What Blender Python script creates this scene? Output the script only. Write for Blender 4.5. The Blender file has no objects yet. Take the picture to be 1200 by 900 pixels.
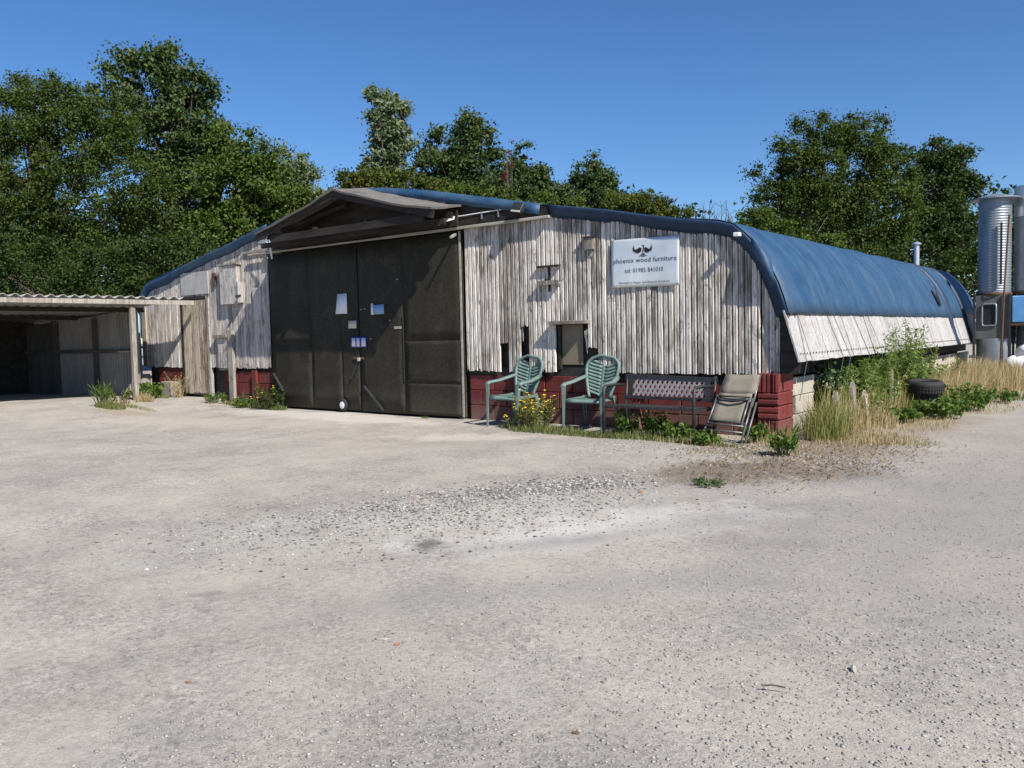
import bpy, bmesh, math, random
import numpy as np
from mathutils import Vector, Matrix

SC = bpy.context.scene
COL = SC.collection
random.seed(7)
RNG = np.random.default_rng(11)

# ------------------------------------------------------------------ camera
CAM_LOC = Vector((3.39, -9.21, 1.2))
YAW, PITCH, ROLL, FPX = map(float, (37.99, -3.32, -1.21, 974.4))   # FPX: focal length in px of a 1200 px wide frame
yw, pt, rl = map(math.radians, (YAW, PITCH, ROLL))
CF = Vector((-math.sin(yw) * math.cos(pt), math.cos(yw) * math.cos(pt), math.sin(pt)))
_r = Vector((math.cos(yw), math.sin(yw), 0)); _u = _r.cross(CF)
CR = _r * math.cos(rl) + _u * math.sin(rl)
CU = _u * math.cos(rl) - _r * math.sin(rl)
cd = bpy.data.cameras.new('camera'); cam = bpy.data.objects.new('camera', cd); COL.objects.link(cam)
cd.sensor_width = 36; cd.lens = FPX / 1200 * 36; cd.clip_end = 3000; cd.clip_start = 0.05
M = Matrix.Identity(4)
for i in range(3):
    M[i][0] = CR[i]; M[i][1] = CU[i]; M[i][2] = -CF[i]; M[i][3] = CAM_LOC[i]
cam.matrix_world = M
SC.camera = cam

# ------------------------------------------------------------------ light
SUN_EL, SUN_A = math.radians(43), math.radians(72)     # SUN_A: from the facade's normal towards +X
SUN = Vector((math.sin(SUN_A) * math.cos(SUN_EL), -math.cos(SUN_A) * math.cos(SUN_EL), math.sin(SUN_EL)))
w = bpy.data.worlds.new('World'); SC.world = w; w.use_nodes = True
nt = w.node_tree; nt.nodes.clear()
sky = nt.nodes.new('ShaderNodeTexSky'); sky.sky_type = 'NISHITA'; sky.sun_disc = False
sky.sun_elevation = SUN_EL; sky.sun_rotation = math.atan2(SUN.x, SUN.y)
sky.air_density = 1.0; sky.dust_density = 0.0; sky.ozone_density = 7.0
bg = nt.nodes.new('ShaderNodeBackground'); bg.inputs['Strength'].default_value = 0.082
out = nt.nodes.new('ShaderNodeOutputWorld')
hs = nt.nodes.new('ShaderNodeHueSaturation'); hs.inputs['Saturation'].default_value = 1.13; hs.inputs['Hue'].default_value = .505   # the camera's own saturated blue
nt.links.new(sky.outputs[0], hs.inputs['Color']); nt.links.new(hs.outputs[0], bg.inputs[0]); nt.links.new(bg.outputs[0], out.inputs[0])
sl = bpy.data.lights.new('sun', 'SUN'); sl.energy = 5.0; sl.angle = math.radians(0.53); sl.color = (1, .93, .84)
so = bpy.data.objects.new('sun', sl); COL.objects.link(so)
so.rotation_euler = (-SUN).to_track_quat('-Z', 'Y').to_euler()
SC.view_settings.view_transform = 'Standard'; SC.view_settings.look = 'None'
SC.view_settings.gamma = 1; SC.view_settings.exposure = 0.62

# ------------------------------------------------------------------ materials
MATS = {}
def ramp(nt, stops):
    n = nt.nodes.new('ShaderNodeValToRGB')
    while len(n.color_ramp.elements) < len(stops): n.color_ramp.elements.new(.5)
    for e, (p, c) in zip(n.color_ramp.elements, stops):
        e.position = p; e.color = (*c, 1) if len(c) == 3 else c
    return n
def newmat(name):
    m = bpy.data.materials.new(name); m.use_nodes = True; nt = m.node_tree
    b = nt.nodes['Principled BSDF']; MATS[name] = m
    return m, nt, b
def noise(nt, vec, scale, detail=6, rough=.6, dist=0):
    n = nt.nodes.new('ShaderNodeTexNoise'); n.inputs['Scale'].default_value = scale
    n.inputs['Detail'].default_value = detail; n.inputs['Roughness'].default_value = rough
    n.inputs['Distortion'].default_value = dist
    nt.links.new(vec, n.inputs['Vector']); return n.outputs['Fac']
def mapped(nt, stretch=(1, 1, 1)):
    t = nt.nodes.new('ShaderNodeTexCoord'); mp = nt.nodes.new('ShaderNodeMapping')
    mp.inputs['Scale'].default_value = stretch; nt.links.new(t.outputs['Object'], mp.inputs[0]); return mp.outputs[0]
def mixc(nt, fac, a, b, mode='MIX'):
    n = nt.nodes.new('ShaderNodeMix'); n.data_type = 'RGBA'; n.blend_type = mode
    for s, v in ((n.inputs[0], fac), (n.inputs[6], a), (n.inputs[7], b)):
        if isinstance(v, bpy.types.NodeSocket): nt.links.new(v, s)
        elif isinstance(v, (int, float)): s.default_value = v
        else: s.default_value = (*v, 1)
    return n.outputs[2]
def math_(nt, op, a, b=None, clamp=False):
    n = nt.nodes.new('ShaderNodeMath'); n.operation = op; n.use_clamp = clamp
    for s, v in ((n.inputs[0], a), (n.inputs[1], b)):
        if v is None: continue
        if isinstance(v, bpy.types.NodeSocket): nt.links.new(v, s)
        else: s.default_value = v
    return n.outputs[0]
def bump(nt, b, h, strength=.4, dist=.01):
    n = nt.nodes.new('ShaderNodeBump'); n.inputs['Strength'].default_value = strength; n.inputs['Distance'].default_value = dist
    nt.links.new(h, n.inputs['Height']); nt.links.new(n.outputs[0], b.inputs['Normal'])
def obrand(nt):
    return nt.nodes.new('ShaderNodeObjectInfo').outputs['Random']
def islrand(nt):
    return nt.nodes.new('ShaderNodeNewGeometry').outputs['Random Per Island']

def worn(name, c1, c2, scale=6, stretch=(1, 1, 1), rough=.75, metal=0, bmp=.3, bdist=.006, lo=.35, hi=.65, c3=None, s3=1.3, lo3=.55, hi3=.7, vary=.0, fine=0, spec=.3, rnd='obj', splash=None):
    """two-tone weathered surface, optional third stain tone, optional per-object brightness variation"""
    m, nt, b = newmat(name); v = mapped(nt, stretch)
    f = noise(nt, v, scale, 8, .65)
    rp = ramp(nt, [(lo, c1), (hi, c2)]); nt.links.new(f, rp.inputs[0]); c = rp.outputs[0]
    if c3:
        v3 = mapped(nt, (1, 1, 1)) if stretch == (1, 1, 1) else mapped(nt, tuple((s + 1) / 2 for s in stretch))
        f3 = noise(nt, v3, s3, 7, .7, .4); r3 = ramp(nt, [(lo3, (0, 0, 0)), (hi3, (1, 1, 1))]); nt.links.new(f3, r3.inputs[0])
        c = mixc(nt, r3.outputs[0], c, c3)
    if fine:
        ff = noise(nt, mapped(nt), fine, 3, .5); rf = ramp(nt, [(.3, (.72, .72, .72)), (.7, (1.15, 1.15, 1.15))]); nt.links.new(ff, rf.inputs[0])
        c = mixc(nt, 1.0, c, rf.outputs[0], 'MULTIPLY')
    if vary:
        r = obrand(nt) if rnd == 'obj' else islrand(nt)
        rv = ramp(nt, [(0, (1 - vary,) * 3), (1, (1 + vary * .6,) * 3)]); nt.links.new(r, rv.inputs[0])
        c = mixc(nt, 1.0, c, rv.outputs[0], 'MULTIPLY')
    if splash:      # dried mud thrown up from the ground
        sp = nt.nodes.new('ShaderNodeSeparateXYZ'); nt.links.new(mapped(nt), sp.inputs[0])
        hgt = math_(nt, 'ADD', math_(nt, 'MULTIPLY', sp.outputs['Z'], 1 / splash[0]), math_(nt, 'MULTIPLY', math_(nt, 'SUBTRACT', noise(nt, mapped(nt), 9, 7, .75), .5), 1.6))
        rs_ = ramp(nt, [(.1, (.5, .5, .5)), (1, (0, 0, 0))]); nt.links.new(hgt, rs_.inputs[0]); c = mixc(nt, rs_.outputs[0], c, splash[1])
    nt.links.new(c, b.inputs['Base Color']); b.inputs['Roughness'].default_value = rough; b.inputs['Metallic'].default_value = metal
    b.inputs['Specular IOR Level'].default_value = spec
    if bmp: bump(nt, b, f, bmp, bdist)
    return m

def paint_wood(name, paint, wood, lo, hi, vary=.15, rnd='obj', dirt=(.10, .09, .08)):
    """flaking paint over grey wood, streaked along the plank"""
    m, nt, b = newmat(name)
    v = mapped(nt, (1, 1, .10)); f = noise(nt, v, 26, 8, .72, .2)
    f2 = noise(nt, mapped(nt, (1, 1, .35)), 5, 6, .6)
    s = math_(nt, 'ADD', math_(nt, 'MULTIPLY', f, .62), math_(nt, 'MULTIPLY', f2, .38))
    r = obrand(nt) if rnd == 'obj' else islrand(nt)
    s = math_(nt, 'ADD', s, math_(nt, 'MULTIPLY', math_(nt, 'SUBTRACT', r, .5), .10))
    rp = ramp(nt, [(lo, wood), (hi, paint)]); nt.links.new(s, rp.inputs[0])
    g = noise(nt, mapped(nt, (1, 1, .06)), 90, 4, .6); rg = ramp(nt, [(.35, (.60, .58, .56)), (.6, (1.06, 1.06, 1.06))]); nt.links.new(g, rg.inputs[0])
    c = mixc(nt, 1, rp.outputs[0], rg.outputs[0], 'MULTIPLY')
    d = noise(nt, mapped(nt, (1, 1, .5)), 9, 5, .75, .6); rd = ramp(nt, [(.575, (0, 0, 0)), (.65, (1, 1, 1))]); nt.links.new(d, rd.inputs[0])
    c = mixc(nt, math_(nt, 'MULTIPLY', rd.outputs[0], .75), c, dirt)
    rv = ramp(nt, [(0, (1 - vary,) * 3), (1, (1 + vary * .5,) * 3)]); nt.links.new(r, rv.inputs[0])
    c = mixc(nt, 1, c, rv.outputs[0], 'MULTIPLY')
    nt.links.new(c, b.inputs['Base Color']); b.inputs['Roughness'].default_value = .85; b.inputs['Specular IOR Level'].default_value = .2
    bump(nt, b, math_(nt, 'ADD', s, math_(nt, 'MULTIPLY', g, .35)), .55, .008)
    return m

def leafmat(name, cols, trans=.3, rough=.45, spread=1.0):
    m, nt, b = newmat(name)
    r = islrand(nt)
    v = mapped(nt); f = noise(nt, v, .9, 3, .6)
    s = math_(nt, 'ADD', math_(nt, 'MULTIPLY', r, .55 * spread), math_(nt, 'MULTIPLY', f, .6))
    rp = ramp(nt, [(.18 + .72 * i / (len(cols) - 1), c) for i, c in enumerate(cols)]); nt.links.new(s, rp.inputs[0])
    nt.links.new(rp.outputs[0], b.inputs['Base Color']); b.inputs['Roughness'].default_value = rough
    b.inputs['Specular IOR Level'].default_value = .18
    t = nt.nodes.new('ShaderNodeBsdfTranslucent')
    tc = mixc(nt, 1, rp.outputs[0], (1.25, 1.35, .65), 'MULTIPLY'); nt.links.new(tc, t.inputs[0])
    mx = nt.nodes.new('ShaderNodeMixShader'); mx.inputs[0].default_value = trans
    nt.links.new(b.outputs[0], mx.inputs[1]); nt.links.new(t.outputs[0], mx.inputs[2])
    nt.links.new(mx.outputs[0], nt.nodes['Material Output'].inputs[0])
    return m

paint_wood('facade_paint', (.68, .64, .585), (.27, .243, .208), .42, .53, vary=.20, dirt=(.075, .066, .057))
paint_wood('wing_paint', (.56, .53, .50), (.30, .27, .24), .41, .54, rnd='isl', vary=.08)
paint_wood('skirt_paint', (.43, .427, .42), (.30, .287, .27), .36, .48, vary=.10, dirt=(.30, .25, .21))
paint_wood('grey_timber', (.36, .34, .31), (.20, .17, .14), .40, .58)
paint_wood('old_door_paint', (.47, .41, .33), (.20, .15, .105), .42, .52)
worn('pale_batten', (.42, .39, .34), (.27, .24, .20), 14, (.15, 1, 1), vary=.1)
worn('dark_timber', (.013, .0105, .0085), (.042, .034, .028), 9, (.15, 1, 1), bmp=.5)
worn('sheathing', (.020, .018, .016), (.045, .04, .035), 5)
worn('brown_board', (.16, .135, .09), (.22, .19, .135), 3)
worn('roof_felt', (.175, .162, .148), (.12, .112, .105), 5, c3=(.07, .07, .065), s3=2.2, rough=.95, fine=180)
worn('red_paint', (.118, .022, .022), (.165, .034, .031), 5, c3=(.11, .06, .048), s3=3.4, lo3=.54, hi3=.68, splash=(.35, (.20, .15, .12)), vary=.16, fine=60, rough=.7)
worn('red_rib', (.14, .026, .024), (.19, .042, .037), 12, c3=(.10, .045, .038), s3=5, vary=.12, fine=80, rough=.7, splash=(.25, (.20, .15, .12)))
worn('cream_block', (.50, .46, .39), (.38, .35, .29), 5, c3=(.24, .21, .17), s3=3, vary=.1, fine=70, bmp=.5)
worn('concrete', (.36, .34, .31), (.27, .25, .22), 5, c3=(.19, .17, .15), fine=60)
worn('door_steel', (.027, .025, .0195), (.042, .039, .030), 2.2, (1, 1, .35), rough=.6, c3=(.060, .049, .037), s3=2.6, lo3=.52, hi3=.74, splash=(.45, (.085, .076, .06)), spec=.10, bmp=.08, vary=.08, fine=25)
worn('galvanised', (.30, .33, .36), (.22, .25, .28), 4, (1, 1, .4), rough=.45, metal=.55, bmp=.05, c3=(.30, .31, .32), s3=1.5)
worn('hopper_grey', (.13, .135, .13), (.085, .088, .085), 6, rough=.6, c3=(.13, .10, .075), s3=4)
worn('galvanised_bright', (.66, .68, .70), (.55, .57, .60), 4, rough=.38, metal=.7, bmp=.05)
worn('shed_timber', (.09, .08, .07), (.06, .052, .045), 6, rough=.9)  # dark grey-brown timber for the shed's inner posts and rail
worn('shaded_sheet', (.085, .08, .075), (.05, .047, .044), 4, (1, 1, .3), rough=.9)  # darker copy of corrugated_sheet, shade deep in the shed put into its colour
worn('corrugated_sheet', (.27, .258, .245), (.19, .182, .172), 4, (1, 1, .3), rough=.8, c3=(.22, .19, .16), s3=2)
worn('fibre_cement', (.33, .32, .30), (.23, .22, .205), 6, rough=.9, c3=(.16, .15, .12), s3=4)
worn('green_plastic', (.105, .168, .152), (.14, .21, .192), 5, rough=.55, bmp=.05, c3=(.17, .235, .215), s3=3, spec=.4)
worn('charcoal_metal', (.018, .020, .022), (.032, .034, .036), 14, rough=.5, spec=.45)
worn('lattice_plastic', (.33, .295, .30), (.25, .225, .23), 9, rough=.6)
worn('sling_fabric', (.235, .215, .170), (.185, .17, .135), 7, rough=.9, c3=(.30, .28, .235), s3=4, fine=220)
worn('grey_tube', (.20, .20, .20), (.13, .13, .13), 15, rough=.4, metal=.5)
worn('rubber', (.018, .018, .019), (.035, .034, .033), 10, rough=.75)
worn('white_plastic', (.74, .74, .75), (.62, .63, .65), 4, rough=.45)
worn('paper', (.68, .70, .78), (.60, .62, .70), 7, rough=.85)
worn('paper_cream', (.55, .52, .44), (.48, .45, .39), 7, rough=.85)
worn('blue_card', (.17, .32, .50), (.22, .38, .56), 6, rough=.6)
worn('navy_card', (.045, .05, .22), (.06, .07, .28), 6, rough=.6)
worn('blue_drum', (.10, .30, .60), (.16, .38, .66), 4, rough=.4, c3=(.30, .42, .55), s3=3)
worn('pale_blue_pipe', (.22, .34, .42), (.17, .27, .35), 6, rough=.5)
worn('rust', (.085, .042, .028), (.13, .065, .042), 18)
worn('rope', (.16, .22, .24), (.10, .13, .14), 30)
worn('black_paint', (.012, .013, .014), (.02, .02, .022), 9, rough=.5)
worn('terracotta', (.31, .15, .09), (.25, .11, .07), 20)
worn('dry_leaf', (.16, .09, .05), (.11, .06, .035), 20)
worn('bark', (.10, .085, .065), (.055, .045, .036), 9, (1, 1, .3), bmp=.6, bdist=.02)
worn('stem_green', (.07, .10, .03), (.10, .13, .045), 12)
worn('stem_dry', (.26, .20, .10), (.34, .27, .15), 12)
worn('yellow_petal', (.78, .56, .02), (.85, .66, .04), 30)
worn('white_bag', (.72, .73, .75), (.60, .62, .66), 6, rough=.55, bmp=.5, bdist=.03)
worn('lamp_glass', (.42, .42, .38), (.35, .35, .32), 10, rough=.25)

# sign metal
m, nt, b = newmat('sign_metal'); v = mapped(nt)
f = noise(nt, v, 2.5, 3); rp = ramp(nt, [(.35, (.66, .68, .69)), (.65, (.80, .82, .82))]); nt.links.new(f, rp.inputs[0])
nt.links.new(rp.outputs[0], b.inputs['Base Color']); b.inputs['Metallic'].default_value = .45; b.inputs['Roughness'].default_value = .30

# blue tarpaulin
m, nt, b = newmat('tarpaulin')
f = noise(nt, mapped(nt, (.5, 1, 1)), 3.2, 7, .65, .5)
rp = ramp(nt, [(.35, (.015, .053, .115)), (.62, (.024, .073, .150))]); nt.links.new(f, rp.inputs[0])
g = noise(nt, mapped(nt, (.5, 1.5, .5)), 2.2, 8, .75, .6); rg = ramp(nt, [(.46, (0, 0, 0)), (.72, (.8, .8, .8))]); nt.links.new(g, rg.inputs[0])
c = mixc(nt, rg.outputs[0], rp.outputs[0], (.070, .112, .162))
h = noise(nt, mapped(nt), 14, 5, .7); rh = ramp(nt, [(.60, (0, 0, 0)), (.70, (.65, .65, .65))]); nt.links.new(h, rh.inputs[0])
c = mixc(nt, rh.outputs[0], c, (.085, .105, .125))
nt.links.new(c, b.inputs['Base Color']); b.inputs['Roughness'].default_value = .52; b.inputs['Specular IOR Level'].default_value = .35
bump(nt, b, math_(nt, 'ADD', noise(nt, mapped(nt, (.6, 1.6, .6)), 2.2, 4, .6), math_(nt, 'MULTIPLY', noise(nt, mapped(nt), 22, 4), .18)), .45, .05)
worn('tarp_hem_shade', (.012, .028, .064), (.020, .044, .095), 5, rough=.55)  # darker copy of the tarpaulin blue, shade under the hem painted in
worn('tarp_strap', (.018, .035, .075), (.03, .05, .095), 6, rough=.5)

leafmat('leaf_dense', [(0.0171, 0.0366, 0.0085), (0.038, 0.0658, 0.0135), (0.0713, 0.1051, 0.0218), (0.1045, 0.1234, 0.0303)], trans=0.3, rough=.6)
leafmat('leaf_poplar', [(0.0196, 0.0432, 0.0138), (0.041, 0.0734, 0.0225), (0.0763, 0.111, 0.0363), (0.1271, 0.155, 0.0606)], trans=0.3, rough=.6)
leafmat('leaf_dark', [(0.0105, 0.0255, 0.0078), (0.0247, 0.0467, 0.0109), (0.0458, 0.0746, 0.0171), (0.0749, 0.1017, 0.028)], trans=0.3, rough=.6)
leafmat('leaf_fresh', [(0.0269, 0.0534, 0.0095), (0.0537, 0.0904, 0.0158), (0.0852, 0.125, 0.0238), (0.1165, 0.1465, 0.0356)], trans=0.3, rough=.6)
leafmat('leaf_silver', [(0.0489, 0.0799, 0.0346), (0.0929, 0.1316, 0.0648), (0.1662, 0.2067, 0.1125), (0.2933, 0.3196, 0.2161)], trans=0.3, rough=.6)
leafmat('leaf_rust', [(0.0214, 0.0423, 0.0087), (0.0489, 0.0752, 0.0138), (0.0733, 0.0987, 0.0189), (0.1026, 0.1128, 0.0243), (0.2737, 0.1128, 0.0173)], trans=0.3, rough=.6, spread=.82)
leafmat('leaf_red', [(0.096, 0.024, 0.018), (0.156, 0.042, 0.024)], trans=0.22, rough=.6)
leafmat('weed_leaf', [(.035, .075, .012), (.070, .125, .022), (.11, .17, .035), (.16, .21, .06)])
leafmat('willow_leaf', [(.060, .105, .022), (.11, .17, .040), (.17, .23, .065), (.26, .30, .11)], trans=.4)
leafmat('weed_blue', [(.040, .070, .030), (.075, .115, .050), (.11, .155, .07)])
leafmat('ivy_leaf', [(.010, .030, .010), (.025, .060, .016), (.05, .10, .03)], rough=.3, trans=.15)
leafmat('grass_green', [(.060, .095, .022), (.10, .15, .036), (.17, .20, .065)])
leafmat('grass_short', [(.055, .085, .022), (.10, .135, .040), (.15, .17, .06), (.30, .26, .13)])
leafmat('grass_dry', [(.25, .19, .10), (.38, .30, .17), (.50, .42, .27)])
leafmat('grass_mixed', [(.075, .115, .025), (.14, .17, .045), (.26, .24, .09), (.40, .34, .17)])
leafmat('dry_litter', [(.09, .06, .035), (.18, .125, .065), (.34, .26, .14)], trans=.1, rough=.8)

# gravel stones
m, nt, b = newmat('stone'); r = islrand(nt)
rp = ramp(nt, [(0, (.17, .168, .165)), (.25, (.25, .243, .232)), (.65, (.30, .284, .264)), (.95, (.36, .342, .318)), (1, (.43, .412, .385))]); nt.links.new(r, rp.inputs[0])
nt.links.new(rp.outputs[0], b.inputs['Base Color']); b.inputs['Roughness'].default_value = .85
m, nt, b = newmat('dark_stone'); r = islrand(nt)
rp = ramp(nt, [(0, (.06, .06, .06)), (.4, (.17, .165, .16)), (.8, (.38, .365, .34)), (.95, (.50, .48, .45)), (1, (.40, .22, .15))]); nt.links.new(r, rp.inputs[0])
nt.links.new(rp.outputs[0], b.inputs['Base Color']); b.inputs['Roughness'].default_value = .9

# ------------------------------------------------------------------ geometry helpers
def tag(o, label=None, cat=None, group=None, kind=None):
    if label: o['label'] = label
    if cat: o['category'] = cat
    if group: o['group'] = group
    if kind: o['kind'] = kind
    return o
def empty(name, loc, label=None, cat=None, group=None):
    o = bpy.data.objects.new(name, None); COL.objects.link(o); o.location = loc; o.empty_display_size = .2
    return tag(o, label, cat, group)
def rootloc(o):
    v = Vector((0, 0, 0))
    while o is not None: v += o.location; o = o.parent
    return v
def mesh_np(name, V, F, mat, parent=None, smooth=False, local=False):
    """V (n,3) array, F (m,k) array of one polygon size"""
    V = np.asarray(V, dtype=np.float32)
    if parent is not None and not local: V = V - np.array(rootloc(parent), dtype=np.float32)
    F = np.asarray(F, dtype=np.int32); k = F.shape[1]
    me = bpy.data.meshes.new(name); me.vertices.add(len(V)); me.vertices.foreach_set('co', V.ravel())
    me.loops.add(F.size); me.loops.foreach_set('vertex_index', F.ravel())
    me.polygons.add(len(F)); me.polygons.foreach_set('loop_start', np.arange(0, F.size, k, dtype=np.int32))
    if smooth: me.polygons.foreach_set('use_smooth', np.ones(len(F), dtype=bool))
    me.update(calc_edges=True); me.validate()
    me.materials.append(MATS[mat] if isinstance(mat, str) else mat)
    o = bpy.data.objects.new(name, me); COL.objects.link(o); o.parent = parent
    return o

class MB:
    """collects shapes in world coordinates, then links them as one mesh object"""
    def __init__(s): s.v = []; s.f = []
    def add(s, vs, fs):
        n = len(s.v); s.v += [tuple(p) for p in vs]; s.f += [tuple(i + n for i in f) for f in fs]; return s
    def box(s, x0, x1, y0, y1, z0, z1, c=.0):
        if c <= 0:
            vs = [(x, y, z) for x in (x0, x1) for y in (y0, y1) for z in (z0, z1)]
            return s.add(vs, [(0, 1, 3, 2), (4, 6, 7, 5), (0, 4, 5, 1), (2, 3, 7, 6), (0, 2, 6, 4), (1, 5, 7, 3)])
        bm = bmesh.new(); bmesh.ops.create_cube(bm, size=1)
        for v in bm.verts: v.co = ((x0 + x1) / 2 + v.co.x * (x1 - x0), (y0 + y1) / 2 + v.co.y * (y1 - y0), (z0 + z1) / 2 + v.co.z * (z1 - z0))
        bmesh.ops.bevel(bm, geom=bm.edges[:], offset=c, segments=1, affect='EDGES')
        bm.verts.index_update(); s.add([v.co.copy() for v in bm.verts], [[v.index for v in f.verts] for f in bm.faces]); bm.free(); return s
    def bar(s, p, q, w, h, up=(0, 0, 1)):
        p, q = Vector(p), Vector(q); d = (q - p).normalized(); up = Vector(up)
        if abs(d.dot(up)) > .98: up = Vector((0, 1, 0))
        a = d.cross(up).normalized() * w / 2; b = a.cross(d).normalized() * h / 2
        vs = [e + i * a + j * b for e in (p, q) for i, j in ((-1, -1), (1, -1), (1, 1), (-1, 1))]
        return s.add(vs, [(3, 2, 1, 0), (4, 5, 6, 7), (0, 1, 5, 4), (1, 2, 6, 5), (2, 3, 7, 6), (3, 0, 4, 7)])
    def tube(s, pts, r, n=8, r1=None, cap=True):
        pts = [Vector(p) for p in pts]; rings = []; k = len(pts)
        t0 = (pts[1] - pts[0]).normalized(); nrm = t0.orthogonal().normalized()
        for i, p in enumerate(pts):
            t = (pts[min(i + 1, k - 1)] - pts[max(i - 1, 0)]).normalized()
            nrm = (nrm - t * nrm.dot(t)).normalized(); bn = t.cross(nrm)
            rr = r if r1 is None else r + (r1 - r) * i / (k - 1)
            rings.append([p + (nrm * math.cos(a) + bn * math.sin(a)) * rr for a in (2 * math.pi * j / n for j in range(n))])
        vs = [v for g in rings for v in g]
        fs = [(i * n + j, i * n + (j + 1) % n, (i + 1) * n + (j + 1) % n, (i + 1) * n + j) for i in range(k - 1) for j in range(n)]
        if cap: fs += [tuple(range(n))[::-1], tuple(range((k - 1) * n, k * n))]
        return s.add(vs, fs)
    def lathe(s, prof, c=(0, 0, 0), n=24, axis=(0, 0, 1)):
        """prof: (r, h) pairs"""
        q = Vector((0, 0, 1)).rotation_difference(Vector(axis)); c = Vector(c)
        vs = [c + q @ Vector((r * math.cos(2 * math.pi * j / n), r * math.sin(2 * math.pi * j / n), h)) for r, h in prof for j in range(n)]
        k = len(prof)
        return s.add(vs, [(i * n + j, i * n + (j + 1) % n, (i + 1) * n + (j + 1) % n, (i + 1) * n + j) for i in range(k - 1) for j in range(n)])
    def prism(s, poly, d):
        """poly: list of 3-D points, extruded by vector d"""
        n = len(poly); d = Vector(d); vs = [Vector(p) for p in poly] + [Vector(p) + d for p in poly]
        return s.add(vs, [tuple(range(n)), tuple(range(n, 2 * n))[::-1]] + [(i, i + n, (i + 1) % n + n, (i + 1) % n) for i in range(n)])
    def grid(s, P):
        """P[i][j] points"""
        k, n = len(P), len(P[0])
        return s.add([p for r in P for p in r], [(i * n + j, i * n + j + 1, (i + 1) * n + j + 1, (i + 1) * n + j) for i in range(k - 1) for j in range(n - 1)])
    def build(s, name, mat, parent=None, smooth=False, solid=0, bevel=0, kind=None, label=None):
        o0 = rootloc(parent) if parent is not None else Vector((0, 0, 0))
        me = bpy.data.meshes.new(name); me.from_pydata([tuple(Vector(v) - o0) for v in s.v], [], s.f)
        bm = bmesh.new(); bm.from_mesh(me); bmesh.ops.recalc_face_normals(bm, faces=bm.faces); bm.to_mesh(me); bm.free()
        me.materials.append(MATS[mat])
        if smooth: me.polygons.foreach_set('use_smooth', np.ones(len(me.polygons), dtype=bool))
        o = bpy.data.objects.new(name, me); COL.objects.link(o); o.parent = parent
        if solid:
            md = o.modifiers.new('thick', 'SOLIDIFY'); md.thickness = solid; md.offset = 0
        if bevel:
            md = o.modifiers.new('bev', 'BEVEL'); md.width = bevel; md.segments = 2; md.limit_method = 'ANGLE'
        if kind: o['kind'] = kind
        if label: o['label'] = label
        return o

def smoothstep(a, b, x):
    t = np.clip((np.asarray(x, float) - a) / (b - a), 0, 1); return t * t * (3 - 2 * t)
_NT = np.random.default_rng(5).random((256, 256))
def vnoise(x, y, s):
    x = np.asarray(x, float) * s + 1000; y = np.asarray(y, float) * s + 1000
    xi = np.floor(x).astype(int); yi = np.floor(y).astype(int); fx = x - xi; fy = y - yi
    fx = fx * fx * (3 - 2 * fx); fy = fy * fy * (3 - 2 * fy)
    g = lambda a, b: _NT[a % 256, b % 256]
    return (g(xi, yi) * (1 - fx) + g(xi + 1, yi) * fx) * (1 - fy) + (g(xi, yi + 1) * (1 - fx) + g(xi + 1, yi + 1) * fx) * fy - .5
def gz(x, y):
    """ground height: level yard, rising a little towards the left wing and behind the barn's right side"""
    z = .125 * smoothstep(-9.4, -11.6, x) * smoothstep(-5, -1.5, y)
    z = z + .21 * smoothstep(3.8, 9.5, y) * smoothstep(4.2, .9, x) * smoothstep(-2, 0, x)
    return z
def gzn(x, y):
    near = 1 - smoothstep(40, 80, np.hypot(x, y))
    a = vnoise(x, y, .55) * .05 + vnoise(x, y, 1.7) * .022 + vnoise(x, y, 5) * .007
    a = a * smoothstep(.25, 1.2, -np.asarray(y)) + a * .25 * (1 - smoothstep(.25, 1.2, -np.asarray(y)))
    # the low heap of spoil in the middle of the yard
    d = np.hypot(((x + .45) * .47 + (y + 4.85) * .88) / 1.45, ((x + .45) * .88 - (y + 4.85) * .47) / .75)
    return gz(x, y) + near * (a + .03 * np.exp(-d * d) * (1 + 1.5 * vnoise(x, y, 3)) - .012)

# ------------------------------------------------------------------ ground
def axis_lines(dense0, dense1, step, far):
    a = list(np.arange(dense0, dense1 + 1e-6, step)); s = step; p = dense1
    while p < far: s *= 1.35; p += s; a.append(p)
    s = step; p = dense0; b_ = []
    while p > -far: s *= 1.35; p -= s; b_.append(p)
    return np.array(b_[::-1] + a)
xs = axis_lines(-14.5, 6.5, .09, 900); ys = axis_lines(-9.0, 6, .09, 900)
X, Y = np.meshgrid(xs, ys); Z = gzn(X, Y)
V = np.stack([X, Y, Z], -1).reshape(-1, 3); nx, ny = len(xs), len(ys)
I = (np.arange(ny - 1)[:, None] * nx + np.arange(nx - 1)[None, :]).ravel()
ground = mesh_np('ground', V, np.stack([I, I + 1, I + nx + 1, I + nx], -1), 'concrete', None, True)
tag(ground, kind='structure')
m, nt, b = newmat('yard_gravel'); v = mapped(nt)
big = noise(nt, v, .38, 6, .6, .3); mid = noise(nt, v, 2.1, 7, .65); fin = noise(nt, v, 26, 6, .75); grit = noise(nt, v, 120, 3, .7)
rp = ramp(nt, [(.30, (.325, .306, .274)), (.5, (.366, .345, .308)), (.68, (.41, .388, .345))]); nt.links.new(big, rp.inputs[0]); c = rp.outputs[0]
rm = ramp(nt, [(.30, (.80, .80, .82)), (.55, (1, 1, 1)), (.75, (1.10, 1.09, 1.07))]); nt.links.new(mid, rm.inputs[0]); c = mixc(nt, 1, c, rm.outputs[0], 'MULTIPLY')
rf = ramp(nt, [(.28, (.60, .60, .62)), (.5, (1, 1, 1)), (.72, (1.2, 1.19, 1.17))]); nt.links.new(fin, rf.inputs[0]); c = mixc(nt, 1, c, rf.outputs[0], 'MULTIPLY')
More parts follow.
